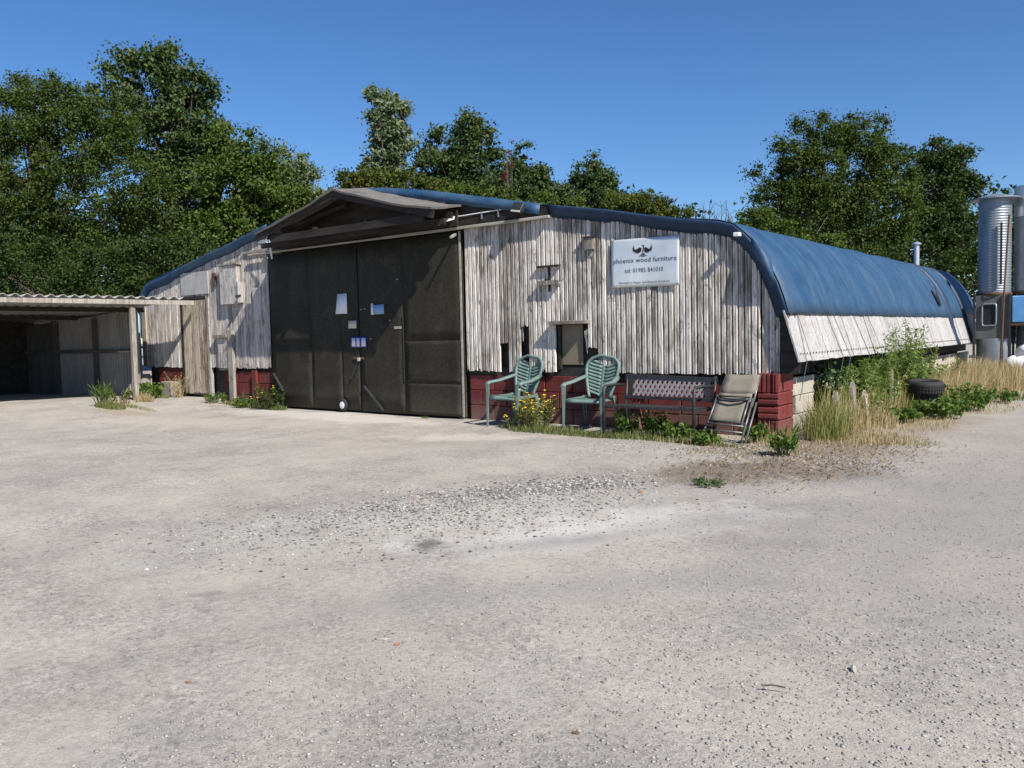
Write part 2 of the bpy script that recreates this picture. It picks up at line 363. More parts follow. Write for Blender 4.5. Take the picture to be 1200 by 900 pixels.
rg = ramp(nt, [(.30, (.50, .50, .52)), (.46, (.97, .97, .97)), (.60, (1.02, 1.02, 1.02)), (.72, (1.32, 1.32, 1.30))]); nt.links.new(grit, rg.inputs[0]); c = mixc(nt, 1, c, rg.outputs[0], 'MULTIPLY')
for vs, lo_, hi_, am in ((48, .62, 1.22, .75), (105, .60, 1.26, .8)):
    vo = nt.nodes.new('ShaderNodeTexVoronoi'); vo.inputs['Scale'].default_value = vs; nt.links.new(v, vo.inputs['Vector'])
    sc_ = nt.nodes.new('ShaderNodeSeparateColor'); nt.links.new(vo.outputs['Color'], sc_.inputs[0])
    rv_ = ramp(nt, [(0, (lo_, lo_, lo_ * 1.02)), (.25, (.93, .93, .94)), (.8, (1.03, 1.03, 1.02)), (1, (hi_, hi_, hi_ * .99))]); nt.links.new(sc_.outputs[0], rv_.inputs[0])
    mk = ramp(nt, [(.36, (.15,) * 3), (.60, (1, 1, 1))]); nt.links.new(noise(nt, v, 1.1, 7, .65), mk.inputs[0])
    c = mixc(nt, math_(nt, 'MULTIPLY', mk.outputs[0], am), c, mixc(nt, 1, c, rv_.outputs[0], 'MULTIPLY'))
    grit = math_(nt, 'ADD', grit, math_(nt, 'MULTIPLY', math_(nt, 'MULTIPLY', sc_.outputs[1], mk.outputs[0]), .55))
n3 = noise(nt, v, .85, 7, .7, .8); r3 = ramp(nt, [(.44, (0, 0, 0)), (.66, (1, 1, 1))]); nt.links.new(n3, r3.inputs[0]); c = mixc(nt, math_(nt, 'MULTIPLY', r3.outputs[0], .6), c, (.415, .375, .312))
n4 = noise(nt, v, 1.5, 8, .72, .5); r4 = ramp(nt, [(.55, (0, 0, 0)), (.70, (1, 1, 1))]); nt.links.new(n4, r4.inputs[0]); c = mixc(nt, math_(nt, 'MULTIPLY', r4.outputs[0], .5), c, (.265, .26, .255))
def patch(c, cx, cy, rx, ry, col, amt, rot=0, nsc=2.2, nam=.9, soft=.55):
    """a stained / dusty / spoil patch of ground with a ragged outline"""
    mp = nt.nodes.new('ShaderNodeMapping'); mp.vector_type = 'TEXTURE'
    mp.inputs['Location'].default_value = (cx, cy, 0); mp.inputs['Rotation'].default_value = (0, 0, math.radians(rot)); mp.inputs['Scale'].default_value = (rx, ry, 1000)
    nt.links.new(v, mp.inputs[0]); ln = nt.nodes.new('ShaderNodeVectorMath'); ln.operation = 'LENGTH'; nt.links.new(mp.outputs[0], ln.inputs[0])
    n_ = noise(nt, v, nsc, 7, .68); d = math_(nt, 'ADD', ln.outputs['Value'], math_(nt, 'MULTIPLY', math_(nt, 'SUBTRACT', n_, .5), nam * 2))
    r_ = ramp(nt, [(1 - soft, (amt,) * 3), (1.0, (0, 0, 0))]); nt.links.new(d, r_.inputs[0])
    return mixc(nt, r_.outputs[0], c, col)
PATCHES = [
    (2.7, -3.0, 2.4, 3.8, (.265, .252, .238), .8, 10, .9, .8, .8),          # greyer coarse gravel on the right
    (3.0, 2.5, 2.0, 5.0, (.30, .272, .245), .7, 0),
    (-.5, -5.15, 2.1, .9, (.39, .38, .345), .85, 62, 3.5, 1.2, .7),           # pale dusty spoil
    (-.45, -3.9, 1.1, .5, (.24, .235, .225), .75, 62, 4, 1.2, .7),
    (.70, -4.8, 1.6, .50, (.53, .515, .475), .85, 62, 2.5, 1.3, .8),
    (1.0, -4.5, 1.6, .30, (.25, .245, .238), .45, 62, 2.5, 1.4, .8),
    (1.2, -6.0, 1.9, .35, (.27, .262, .25), .5, 52, 2, 1.3, .8),          # darker trodden streaks
    (.03, -5.74, .26, .13, (.10, .097, .09), .9, -36, 7, 1.3, .9),         # dark damp spot
    (.62, -5.25, .8, .15, (.21, .206, .20), .45, 55, 5, 1.3, .8),
    (.55, -2.4, 1.4, .65, (.165, .135, .105), .85, 36),          # brown leaf mould by the corner
    (.75, -.6, .8, 1.6, (.20, .165, .125), .8, 0),
    (1.05, 2.2, .8, 2.4, (.27, .225, .17), .75, 0),
    (-1.4, -1.1, 2.2, .45, (.29, .26, .22), .6, 2),
    (.6, 10, 1.6, 7, (.36, .29, .19), .85, 0),
    (-6.9, -.7, 3.0, .75, (.50, .475, .435), .8, 0),             # smoother concrete apron before the doors
    (-8, -2.2, 2.8, .7, (.46, .40, .33), .5, 12),
    (-3.2, -1.6, 1.2, .5, (.52, .48, .41), .6, 20),
    (-.24, -7.0, .11, .05, (.15, .15, .155), .75, 38, 14, .9, .95),
    (-.95, -6.6, .10, .04, (.18, .18, .185), .6, 38, 14, .9, .95),
    (-10.6, -2.2, 1.1, .35, (.27, .225, .15), .6, 20),
]
for a in PATCHES: c = patch(c, *a)
nt.links.new(c, b.inputs['Base Color']); b.inputs['Roughness'].default_value = .95; b.inputs['Specular IOR Level'].default_value = .15
hh = math_(nt, 'ADD', math_(nt, 'MULTIPLY', fin, .9), math_(nt, 'MULTIPLY', grit, .45))
bump(nt, b, hh, .55, .018)
ground.data.materials[0] = m

# ------------------------------------------------------------------ barn
CX = -6.93
SEC = [(6.80, .13 + 6.93 - 6.93), ]  # placeholder, replaced below
HALF = [(0.0, 3.60), (.7, 3.53), (1.6, 3.38), (2.7, 3.15), (3.85, 2.91), (4.65, 2.77), (5.83, 2.52), (6.25, 2.46), (6.45, 2.40), (6.58, 2.29), (6.70, 2.16), (6.80, 2.02), (6.89, 1.86), (6.96, 1.70), (7.01, 1.55), (7.06, 1.38)]
hx = np.array([p[0] for p in HALF]); hz = np.array([p[1] for p in HALF])
def roof_z(x): return float(np.interp(abs(x - CX), hx, hz))
BX0, BX1, BLEN = -13.67, -.19, 11.8
barn = empty('timber_barn', (CX, 5.5, 0), 'long low weathered timber barn with a blue tarpaulin roof and red block plinth', 'barn')

# dark sheathing behind the boards, the hidden core of the walls
poly = [(BX0 + .06, .055, .0), (BX1 - .05, .055, .0)]
poly += [(x, .055, roof_z(x) - .1) for x in np.linspace(BX1 - .05, BX0 + .06, 40)]
MB().prism(poly, (0, .05, 0)).build('end_wall', 'sheathing', barn)
poly = [(x, BLEN, z) for x, y, z in poly]
MB().prism(poly, (0, .05, 0)).build('end_wall', 'grey_timber', barn)
MB().box(-.13, -.06, .12, BLEN - .02, .66, 1.5).build('side_wall', 'sheathing', barn)
MB().box(BX0 - .02, BX0 + .06, .12, BLEN - .02, 0, 2.1).build('side_wall', 'grey_timber', barn)

def plank_mesh(mb, x0, x1, z0, zt0, zt1, y=0, t=.022, ch=.013, rows=5, wob=.0014):
    """vertical board: z0 bottom (may be jagged), zt0/zt1 top at its two edges"""
    P = []
    jag = random.uniform(-.006, .006); j2 = random.choice((0, 0, .02, .03, .05, -.010)) * random.random(); gm = random.uniform(.42, .58); gd = random.choice((.012, .010, .007, .003))
    for k in range(rows):
        u = k / (rows - 1); dy = random.uniform(-wob, wob) if 0 < k < rows - 1 else random.uniform(-wob, wob) * .5
        dx = random.uniform(-.0015, .0015)
        row = []
        xm = x0 + (x1 - x0) * gm; zm = (zt0 + zt1) / 2
        prof = ((x0, y, zt0, 0), (x0 + ch, y - t, zt0, jag), (xm - .005, y - t, zm, j2), (xm, y - t + gd, zm, j2), (xm + .005, y - t, zm, j2), (x1 - ch, y - t, zt1, -jag), (x1, y, zt1, 0))
        for xx, yy, zt, j in prof:
            z = (z0 + (j if k == 0 else 0)) * (1 - u) + zt * u
            row.append((xx + dx, yy + dy * (1 if yy < y else 0), z))
        P.append(row)
    mb.grid(P)
    n = len(mb.v)
    return mb
# right of the doors: every board its own part
WIN = (-2.98, -2.52, .76, 1.33)
x = -4.60; edges = [x]
while x < -.22: x += random.uniform(.066, .082); edges.append(min(x, -.19))
for a, b_ in zip(edges[:-1], edges[1:]):
    if b_ - a < .03: continue
    mid_ = (a + b_) / 2; z0 = .70 + random.uniform(-.007, .007)
    mb = MB(); y = -.024 + random.uniform(-.003, .002)
    zt0, zt1 = roof_z(a) - .10, roof_z(b_) - .10
    if -3.60 < mid_ < -3.43: z0 = 1.30 + random.uniform(-.05, .06)
    elif -3.93 < mid_ < -3.84: z0 = 1.10
    elif -2.47 < mid_ < -2.38: z0 = 1.02
    if WIN[0] < mid_ < WIN[1]:
        plank_mesh(mb, a + .002, b_ - .002, WIN[3] + .01, zt0, zt1, y)
    else:
        plank_mesh(mb, a + .002, b_ - .002, z0, zt0, zt1, y)
    mb.build('plank', 'facade_paint', barn)
for a, b_, zz in ((-.185, -.10, 2.02), (-.098, -.03, 1.74), (-.028, .04, 1.45)):
    plank_mesh(MB(), a, b_, .70 + random.uniform(-.02, .02), zz, zz - .16, .0).build('plank', 'facade_paint', barn)
# splintered remains beside the openings
for x0_, x1_, z0_, z1_ in ((-2.56, -2.515, .95, 1.24), (-3.45, -3.43, .98, 1.32), (-3.60, -3.57, 1.12, 1.34)):
    MB().prism([(x0_, -.03, z1_), (x1_, -.03, z1_ + .03), (x1_ - .004, -.03, z0_), ((x0_ + x1_) / 2, -.03, z0_ + .09)], (0, .02, 0)).build('splinter', 'facade_paint', barn)
# opening with lintel
win = MB().box(WIN[0] + .03, WIN[1] - .10, .02, .045, .80, 1.33).build('hatch_board', 'brown_board', barn)
MB().box(-3.06, -2.47, -.155, -.03, 1.335, 1.385, .006).build('lintel', 'grey_timber', barn)
MB().box(WIN[0] - .01, WIN[0] + .03, -.02, .04, .74, 1.33).build('jamb', 'dark_timber', barn)

# left wing boards: too narrow in the photograph to pick out one by one
mb = MB(); x = BX0
while x < -9.30:
    nx_ = min(x + random.uniform(.084, .096), -9.24)
    if -12.17 < (x + nx_) / 2 < -11.24: z0 = 2.10
    else: z0 = .70 + random.uniform(-.01, .01)
    top = max(roof_z(x), roof_z(nx_)) - .10
    plank_mesh(mb, x + .002, nx_ - .002, z0, roof_z(x) - .10, roof_z(nx_) - .10, -.015 + random.uniform(-.004, .004), .02, .009, 3)
    x = nx_
mb.build('boarding', 'wing_paint', barn, kind='stuff')

# plinth courses in red painted blocks, each block a part
def blockrow(x0, x1, z0, h, off, mat, y0=.0, y1=.05, par=barn, name='block'):
    x = x0 - off
    while x < x1 - .02:
        a, b_ = max(x, x0), min(x + .445, x1)
        if b_ - a > .04:
            MB().box(a + .004, b_ - .004, y0 + random.uniform(-.003, .003), y1, z0 + .004, z0 + h - .004, .006).build(name, mat, par)
        x += .45
for i in range(3):
    blockrow(-4.58, -.26, .0 + i * .222 - .02, .222, .22 * (i % 2), 'red_paint')
    if i < 2: continue
for i in range(3):
    blockrow(-13.2, -12.2, .08 + i * .205, .205, .22 * (i % 2), 'red_paint', .0)
    blockrow(-10.85, -9.26, .0 + i * .222 - .02, .222, .22 * (i % 2), 'red_paint', .0)
MB().box(-4.58, -.26, .02, .052, .645, .76).build('sole_plate', 'sheathing', barn)

# corner pier of split ribbed red blocks
for i, kind in enumerate(('v', 'h', 'h', 'v')):
    z0, z1 = [(-.02, .185), (.19, .345), (.35, .50), (.505, .715)][i]
    mb = MB(); x0, x1, y0, y1 = -.21, .045, -.085, .36
    if kind == 'v':
        k = 5
        for j in range(k):
            a = x0 + (x1 - x0) * j / k; b_ = x0 + (x1 - x0) * (j + 1) / k
            mb.prism([(a + .004, y0 + .02, z0), (a + .010, y0 - .012 + random.uniform(0, .012), z0), (b_ - .012, y0 - .012 + random.uniform(0, .012), z0), (b_ - .002, y0 + .02, z0)], (0, 0, z1 - z0))
        mb.box(x0, x1, y0 + .018, y1, z0, z1, .006)
    else:
        mb.box(x0, x1, y0, y1, z0, z1, .012)
        mb.box(x0 + .006, x1 - .01, y0 - .014, y0 + .01, z0 + .02, z0 + .07, .008)
        mb.box(x0 + .006, x1 - .006, y0 - .012, y0 + .01, z0 + .085, z1 - .015, .008)
    mb.build('ribbed_block', 'red_rib', barn)

# long right wall: cream blocks, each a part
blk = {}
for i in range(3):
    y = .37 + (.22 if i % 2 else 0)
    while y < BLEN:
        y1_ = min(y + .44, BLEN)
        MB().box(-.05, .0 + random.uniform(-.004, .004), y + .005, y1_ - .005, i * .222 - .02, i * .222 + .195, .007).build('wall_block', 'cream_block', barn)
        y += .45

# white skirt boards under the tarpaulin, each a part
y = -.12; i = 0
while y < BLEN:
    wd = random.uniform(.17, .22); y1_ = min(y + wd, BLEN)
    sk = .03 + .02 * random.random(); xo = random.uniform(-.004, .006); zb = .85 + random.uniform(-.006, .006)
    a, b_ = y + .004, y1_ - .004
    top = [(.115 + xo, a, 1.42), (.115 + xo, b_, 1.42)]; bot = [(.285 + xo, b_ + sk, zb), (.285 + xo, a + sk, zb)]
    if i == 0: bot[1] = (.285, a, zb)
    MB().prism(top + bot, (-.022, 0, -.006)).build('skirt_board', 'skirt_paint', barn, bevel=.003)
    y = y1_; i += 1
mb = MB()
for k in range(110):
    y = -.05 + k * .105
    mb.box(.268, .276, y, y + .012, .925, .945)
mb.build('nail_row', 'rust', barn, kind='stuff')
for y, h in ((-.09, .06), (-.03, .04), (.13, .05), (.22, .03), (1.12, .02)):
    MB().prism([(.126, y, 1.385), (.126, y + .035, 1.385), (.126 + h * .3, y + .02, 1.385 - h)], (.006, 0, .002)).build('rust_stain', 'rust', barn)
MB().prism([(.04, -.05, .71), (.25, -.05, .72), (.265, -.05, .86), (.105, -.05, 1.40), (.045, -.05, 1.44)], (0, .03, 0)).build('corner_board', 'dark_timber', barn)
for ya, yb in ((.22, .10), (1.3, 1.45), (1.55, 1.75), (2.4, 2.62), (3.1, 3.3), (5.2, 5.4)):
    MB().tube([(.135, ya, 1.38), (.29, yb, .85), (.20, yb + .02, .40)], .004, 5).build('rope', 'rope', barn)

# tarpaulin roof -------------------------------------------------------------
def section(n=46):
    """points along the right half, ridge to eave, evenly along its length"""
    s = np.concatenate([[0], np.cumsum(np.hypot(np.diff(hx), np.diff(hz)))]); t = np.linspace(0, s[-1], n)
    return np.interp(t, s, hx), np.interp(t, s, hz)
sx_, sz_ = section()
full = [(CX - a, z) for a, z in zip(sx_[::-1], sz_[::-1])] + [(CX + a, z) for a, z in zip(sx_[1:], sz_[1:])]
tx = np.array([p[0] for p in full]); tz = np.array([p[1] for p in full])
dx_, dz_ = np.gradient(tx), np.gradient(tz); ln_ = np.hypot(dx_, dz_); nxn, nzn = -dz_ / ln_, dx_ / ln_
yl = np.concatenate([[0], np.linspace(.06, BLEN + .1, 230)])
P = []
arc = np.cumsum(ln_)
for k, y in enumerate(yl):
    row = []
    for j in range(len(tx)):
        off = abs(tx[j] - CX)
        yy = y
        if k == 0: yy = -.035 if off < 3.84 else -.13 + .03 * float(smoothstep(6.8, 7.06, off))
        d = .022 * float(vnoise(y, arc[j], .9)) + .016 * float(vnoise(y * 2.2, arc[j] * .7, 1.4)) + .010 * float(vnoise(y * 3.5 + arc[j] * 1.2, arc[j] * .8, 2.3)) + .022
        d -= .045 * math.exp(-((y - 8.85) / .13) ** 2) + .035 * math.exp(-((y - 10.4) / .12) ** 2)
        for yk in (1.62, 3.3, 4.95, 6.7, 7.75): d += .016 * math.exp(-((y - yk - .03 * math.sin(arc[j])) / .035) ** 2) - .012 * math.exp(-((y - yk - .11) / .06) ** 2)
        lowz = max(0, 1 - (tz[j] - 1.38) / .45); d += .018 * lowz * float(vnoise(y * 2.4, arc[j] * .5, 2.5))
        z_ = tz[j] + nzn[j] * d
        if j in (0, len(tx) - 1): z_ += .012 * float(vnoise(y, 3.3, 3.5))
        row.append((tx[j] + nxn[j] * d, yy, z_))
    P.append(row)
tarp = MB().grid(P).build('roof_cover', 'tarpaulin', barn, True, solid=.008)
def hem(lo, hi, depth, hmat='tarp_hem_shade'):
    """edge of the tarpaulin turned down over the end rafter"""
    P = [[], [], [], []]
    for j in range(len(tx)):
        if not lo <= tx[j] - CX <= hi: continue
        off = abs(tx[j] - CX)
        yf = -.13 + .03 * float(smoothstep(6.8, 7.06, off)); wv = .05 * float(vnoise(tx[j], 1.1, 3)) + .03 * float(vnoise(tx[j], 4.1, 9))
        for r, (d, y) in enumerate(((.016, yf + .004), (-.004, yf - .004 - wv * .3), (-depth * .5 + wv * .5, yf + .035 + wv * .6), (-depth + wv, -.035))):
            P[r].append((tx[j] + nxn[j] * d, y, tz[j] + nzn[j] * d))
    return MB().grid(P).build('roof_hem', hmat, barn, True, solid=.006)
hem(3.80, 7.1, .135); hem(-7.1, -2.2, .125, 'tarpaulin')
P = [[], []]
for j in range(len(tx)):
    if -2.3 < tx[j] - CX < 3.9:
        wv = .02 * float(vnoise(tx[j], 2.1, 3)); P[0].append((tx[j], -.095 if tx[j] - CX > 1.6 else -.045, tz[j] + .024)); P[1].append((tx[j], (-.12 if tx[j] - CX > 1.6 else -.05) - wv, tz[j] - .13 + wv))
MB().grid(P).build('roof_hem', 'tarpaulin', barn, True, solid=.006)
# flap pulled loose at the right haunch and the white purlin stub
MB().grid([[(-.28, -.10, 2.27), (-.20, -.16, 2.20), (-.10, -.11, 2.10)], [(-.26, -.13, 2.12), (-.10, -.22, 2.05), (-.02, -.13, 1.95)], [(-.16, -.06, 1.93), (-.06, -.17, 1.86), (.0, -.11, 1.80)], [(-.10, -.05, 1.72), (-.03, -.11, 1.68), (.03, -.09, 1.66)]]).build('tarp_flap', 'tarpaulin', barn, True, solid=.006)
MB().box(-.44, -.37, -.20, -.01, 2.265, 2.31, .006).build('purlin_stub', 'white_plastic', barn)
# straps
for ys_, wd, dp in ((8.85, .24, .85), (10.4, .2, .85)):
    P = [[], [], [], []]
    for j in range(len(tx)):
        if tx[j] < CX - 2: continue
        for r, (dy, d) in enumerate(((-wd / 2, -.02), (-wd / 2 + .03, .05), (wd / 2 - .03, .05), (wd / 2, -.02))):
            P[r].append((tx[j] + nxn[j] * (d - .005), ys_ + dy, tz[j] + nzn[j] * (d - .005)))
    for r in range(4):
        x_, y_, z_ = P[r][-1]; d = (0.02 if r in (1, 2) else -.01)
        P[r] += [(.17 + d, y_ + .02, 1.25), (.24 + d, y_ + .04, 1.0), (.30 + d, y_ + .06, .84)]
    MB().grid(P).build('strap', 'tarp_strap', barn, True, solid=.006)
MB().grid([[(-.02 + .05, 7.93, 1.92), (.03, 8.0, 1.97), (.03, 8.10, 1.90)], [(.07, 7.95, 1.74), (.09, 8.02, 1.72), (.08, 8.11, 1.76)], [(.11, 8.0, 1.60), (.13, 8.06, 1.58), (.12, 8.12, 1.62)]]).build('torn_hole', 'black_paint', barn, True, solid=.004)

# flue
fl = MB().lathe([(.055, 2.2), (.055, 2.93)], (-.72, 10.05, 0), 14).build('flue', 'galvanised_bright', barn, True)
MB().lathe([(.0, 3.0), (.03, 3.0), (.095, 2.965), (.095, 2.945), (.055, 2.93)], (-.72, 10.05, 0), 14).build('flue_cap', 'galvanised_bright', fl)

# fascia right of the porch, gutter line, track
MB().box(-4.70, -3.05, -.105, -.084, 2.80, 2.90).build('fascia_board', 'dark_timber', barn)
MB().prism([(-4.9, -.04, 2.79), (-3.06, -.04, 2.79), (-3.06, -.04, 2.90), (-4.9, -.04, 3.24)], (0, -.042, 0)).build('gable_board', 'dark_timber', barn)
MB().box(-6.2, -3.03, -.135, -.088, 2.745, 2.785, .006).build('door_track', 'pale_batten', barn)
MB().box(-9.75, -6.19, -.125, -.084, 2.75, 2.78, .006).build('door_track', 'pale_batten', barn)
MB().tube([(-4.75, -.12, 2.93), (-3.95, -.11, 2.945), (-3.6, -.11, 2.95)], .008, 5).build('cable', 'white_plastic', barn)
for x_ in (-4.2, -3.9, -3.5):
    MB().box(x_, x_ + .014, -.125, -.08, 2.85, 2.95).build('cable_clip', 'galvanised', barn)
MB().grid([[(-4.80, -.28, 2.86), (-4.72, -.22, 2.92), (-4.62, -.12, 2.95)], [(-4.86, -.30, 2.80), (-4.75, -.24, 2.86), (-4.64, -.13, 2.90)]]).build('plastic_scrap', 'white_plastic', barn, solid=.004)
MB().bar((-4.72, -.06, 2.70), (-4.62, -.30, 2.62), .03, .03).build('bracket', 'pale_batten', barn)

# porch roof over the doors
PX = -6.64
AP, RE, LE = (PX, 3.49), (-4.57, 2.97), (-8.64, 2.99)
for (xa, za), (xb, zb) in ((AP, RE), (AP, LE)):
    n = 9; P = []
    for k in range(n):
        u = k / (n - 1); P.append([(xa + (xb - xa) * u, y, za + (zb - za) * u + .014 * random.uniform(-1, 1) - .035 * math.sin(math.pi * u) + (y + .75) * (.17 - .04 * (1 - u))) for y in (-.75, -.5, -.2, .12)])
    MB().grid(P).build('porch_roof', 'roof_felt', barn, False, solid=.03)
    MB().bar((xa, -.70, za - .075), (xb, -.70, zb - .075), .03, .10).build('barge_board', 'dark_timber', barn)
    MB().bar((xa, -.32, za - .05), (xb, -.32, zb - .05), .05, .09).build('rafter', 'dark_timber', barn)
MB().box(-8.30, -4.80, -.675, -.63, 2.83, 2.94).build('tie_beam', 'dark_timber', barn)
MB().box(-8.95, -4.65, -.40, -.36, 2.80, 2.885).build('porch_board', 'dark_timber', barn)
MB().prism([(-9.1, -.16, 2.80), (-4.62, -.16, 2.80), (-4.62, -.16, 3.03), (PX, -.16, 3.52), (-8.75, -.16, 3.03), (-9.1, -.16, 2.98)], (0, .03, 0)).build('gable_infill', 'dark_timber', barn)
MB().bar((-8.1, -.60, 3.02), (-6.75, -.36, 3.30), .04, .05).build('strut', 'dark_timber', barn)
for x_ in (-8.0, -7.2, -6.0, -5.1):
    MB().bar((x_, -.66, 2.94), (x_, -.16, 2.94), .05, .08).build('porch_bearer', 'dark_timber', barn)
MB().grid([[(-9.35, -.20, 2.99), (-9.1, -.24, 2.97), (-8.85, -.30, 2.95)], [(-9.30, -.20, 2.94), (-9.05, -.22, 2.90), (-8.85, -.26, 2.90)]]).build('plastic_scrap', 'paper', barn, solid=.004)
MB().grid([[(-8.98, -.28, 2.94), (-8.86, -.28, 2.94)], [(-8.90, -.27, 2.80), (-8.80, -.30, 2.82)], [(-8.86, -.26, 2.62), (-8.80, -.28, 2.62)]]).build('plastic_scrap', 'paper', barn, solid=.004)

# double doors of dark steel sheets
def sheet(x0, x1, z0, z1, y, par, dent=.012, seed=0):
    nx_, nz_ = 9, 11; P = []
    for i in range(nz_):
        v_ = i / (nz_ - 1); row = []
        for j in range(nx_):
            u = j / (nx_ - 1); e = min(u, 1 - u, v_, 1 - v_); d = dent * min(1, e * 5) * float(vnoise(u * 3 + seed, v_ * 4 + seed * 1.7, 1)) * 2
            row.append((x0 + (x1 - x0) * u, y + d, z0 + (z1 - z0) * v_))
        P.append(row)
    return MB().grid(P).build('steel_sheet', 'door_steel', par, True, solid=.006)
dl = MB().box(-9.21, -6.885, -.052, -.008, .03, 2.73).build('door', 'door_steel', barn)
for i, (a, b_) in enumerate(((-9.205, -8.1025), (-8.1015, -7.3175), (-7.3165, -6.89))): sheet(a, b_, .035, 2.725, -.062, dl, .003, i * 3.1)
dr = MB().box(-6.865, -4.64, -.052, -.008, .02, 2.73).build('door', 'door_steel', barn)
for i, (a, b_, c_, d_) in enumerate(((-6.86, -5.865, .025, 2.725), (-5.86, -4.645, .025, .50), (-5.86, -4.645, .506, 1.15), (-5.86, -4.645, 1.156, 2.725))): sheet(a, b_, c_, d_, -.064, dr, .004, 20 + i * 2.3)
MB().bar((-6.78, -.085, .44), (-6.33, -.085, .05), .02, .05, (0, 1, 0)).build('brace', 'charcoal_metal', dr)
MB().bar((-9.16, -.085, .62), (-8.90, -.085, .30), .02, .05, (0, 1, 0)).build('brace', 'charcoal_metal', dl)
MB().box(-5.872, -5.852, -.078, -.066, .52, 1.55).build('cover_strip', 'charcoal_metal', dr)
MB().box(-4.675, -4.64, -.075, -.066, .02, 2.73).build('edge_strip', 'pale_batten', dr)
MB().box(-7.02, -6.78, -.085, -.066, .87, .905).build('bolt', 'rust', dl)
MB().box(-6.90, -6.84, -.11, -.084, .84, .90, .006).build('padlock', 'galvanised_bright', dr)
MB().bar((-6.88, -.08, .86), (-7.07, -.10, .55), .02, .03).build('latch_bar', 'charcoal_metal', dr)
wh = MB().lathe([(.035, -.02), (.095, -.024), (.108, -.01), (.108, .01), (.095, .024), (.035, .02)], (-7.29, -.10, .11), 18, (0, 1, 0)).build('castor_wheel', 'rubber', dl, True)
MB().lathe([(.0, -.03), (.02, -.03), (.055, -.026), (.06, -.02)], (-7.29, -.10, .11), 14, (0, 1, 0)).build('hub', 'white_plastic', dl)
mb = MB()
for x_, z_ in ((-6.83, 1.665), (-6.74, 1.672), (-6.83, 1.20), (-6.72, 1.20), (-6.62, 1.19), (-6.17, 1.47), (-5.98, 2.1)): mb.box(x_, x_ + .035, -.073, -.066, z_, z_ + .02)
mb.build('bolt_heads', 'galvanised', dr)
MB().box(-6.06, -5.90, -.073, -.067, 1.345, 1.385).build('scuff_plate', 'pale_batten', dr)

# notices on the doors
def flat(name, x0, x1, z0, z1, y, mat, label, cat='notice', sk=0, parent=None):
    P = [[(x0 + (x1 - x0) * u + sk * (1 - v_) * (1 - u), y - .006 * math.sin(u * 3.1) * (1 - v_) - .002, z0 + (z1 - z0) * v_) for u in (0, .33, .66, 1)] for v_ in (0, .5, 1)]
    o = MB().grid(P).build(name, mat, parent, True, solid=.0025)
    if label: tag(o, label, cat)
    return o
flat('paper_notice', -7.36, -7.13, 1.62, 1.95, -.082, 'paper', 'tall white paper notice stuck high on the left dark steel door', sk=-.06)
flat('paper_notice', -7.115, -6.92, 1.375, 1.50, -.079, 'paper_cream', 'small cream card fixed on the left door below the tall white notice')
bc = flat('card_notice', -6.555, -6.265, 1.585, 1.735, -.079, 'blue_card', 'light blue card on the right steel door with a pale strip at its left')
flat('pale_strip', -6.555, -6.50, 1.58, 1.76, -.087, 'paper', None, parent=bc)
nc = flat('card_notice', -7.07, -6.69, 1.06, 1.235, -.083, 'navy_card', 'dark blue notice with three white panels across the meeting of the doors')
for a, b_ in ((-7.03, -6.945), (-6.915, -6.845), (-6.80, -6.70)):
    flat('white_panel', a, b_, 1.08, 1.215, -.092, 'paper', None, parent=nc)

# left wing: door, hatch, ledge, panels
dd = MB().box(-12.14, -11.28, -.03, .02, .17, 2.04).build('old_door', 'old_door_paint', barn)
mb_edges = np.linspace(-12.13, -11.29, 7)
for a, b_ in zip(mb_edges[:-1], mb_edges[1:]):
    plank_mesh(MB(), a, b_, .18 + random.uniform(0, .03), 2.03, 2.03, -.03, .018, .008, 4).build('door_board', 'old_door_paint', dd)
MB().box(-11.27, -11.20, -.06, .01, .12, 2.10).build('door_jamb', 'grey_timber', barn)
MB().box(-12.20, -12.15, -.05, .01, .12, 2.08).build('door_jamb', 'dark_timber', barn)
MB().box(-12.20, -11.20, -.055, .01, 2.05, 2.10).build('door_head', 'dark_timber', barn)
MB().box(-12.12, -11.16, -.065, -.045, 2.14, 2.58).build('patch_panel', 'skirt_paint', barn)
hp = MB().box(-10.66, -10.11, -.13, -.045, 1.90, 2.62, .008).build('wall_hatch', 'wing_paint', barn)
MB().box(-10.70, -10.07, -.15, -.045, 2.625, 2.66).build('hatch_head', 'grey_timber', hp)
MB().box(-10.075, -10.04, -.16, -.04, 1.92, 2.30).build('hatch_edge', 'skirt_paint', hp)
MB().bar((-10.08, -.04, 2.06), (-10.02, -.22, 2.03), .04, .04).build('hatch_stay', 'dark_timber', hp)
MB().box(-9.74, -9.50, -.065, -.04, 1.58, 2.17, .006).build('small_panel', 'wing_paint', barn)
MB().box(-11.0, -10.9, -.075, -.04, 2.28, 2.52).build('latch_plate', 'rust', barn)
MB().box(-10.96, -10.52, -.14, -.04, 1.27, 1.34, .006).build('ledge', 'grey_timber', barn)
MB().box(-10.85, -10.52, -.10, -.04, .70, 1.265).build('apron_panel', 'wing_paint', barn)
MB().box(-10.50, -10.36, -.12, -.06, .10, 1.42).build('stud_post', 'grey_timber', barn)
MB().box(-10.86, -10.37, -.09, -.042, .66, .72).build('rail', 'grey_timber', barn)
MB().box(-9.86, -9.74, -.06, -.012, .06, .66).build('stud_post', 'red_paint', barn)
MB().box(-13.72, -13.55, -.06, .0, .72, 1.95).build('corner_post', 'old_door_paint', barn)
MB().tube([(-13.80, -.08, .45), (-13.80, -.08, 2.05)], .035, 8).build('drainpipe', 'pale_blue_pipe', barn, True)
MB().tube([(-13.98, -.06, .45), (-13.98, -.06, 2.05)], .025, 8).build('drainpipe', 'pale_blue_pipe', barn, True)
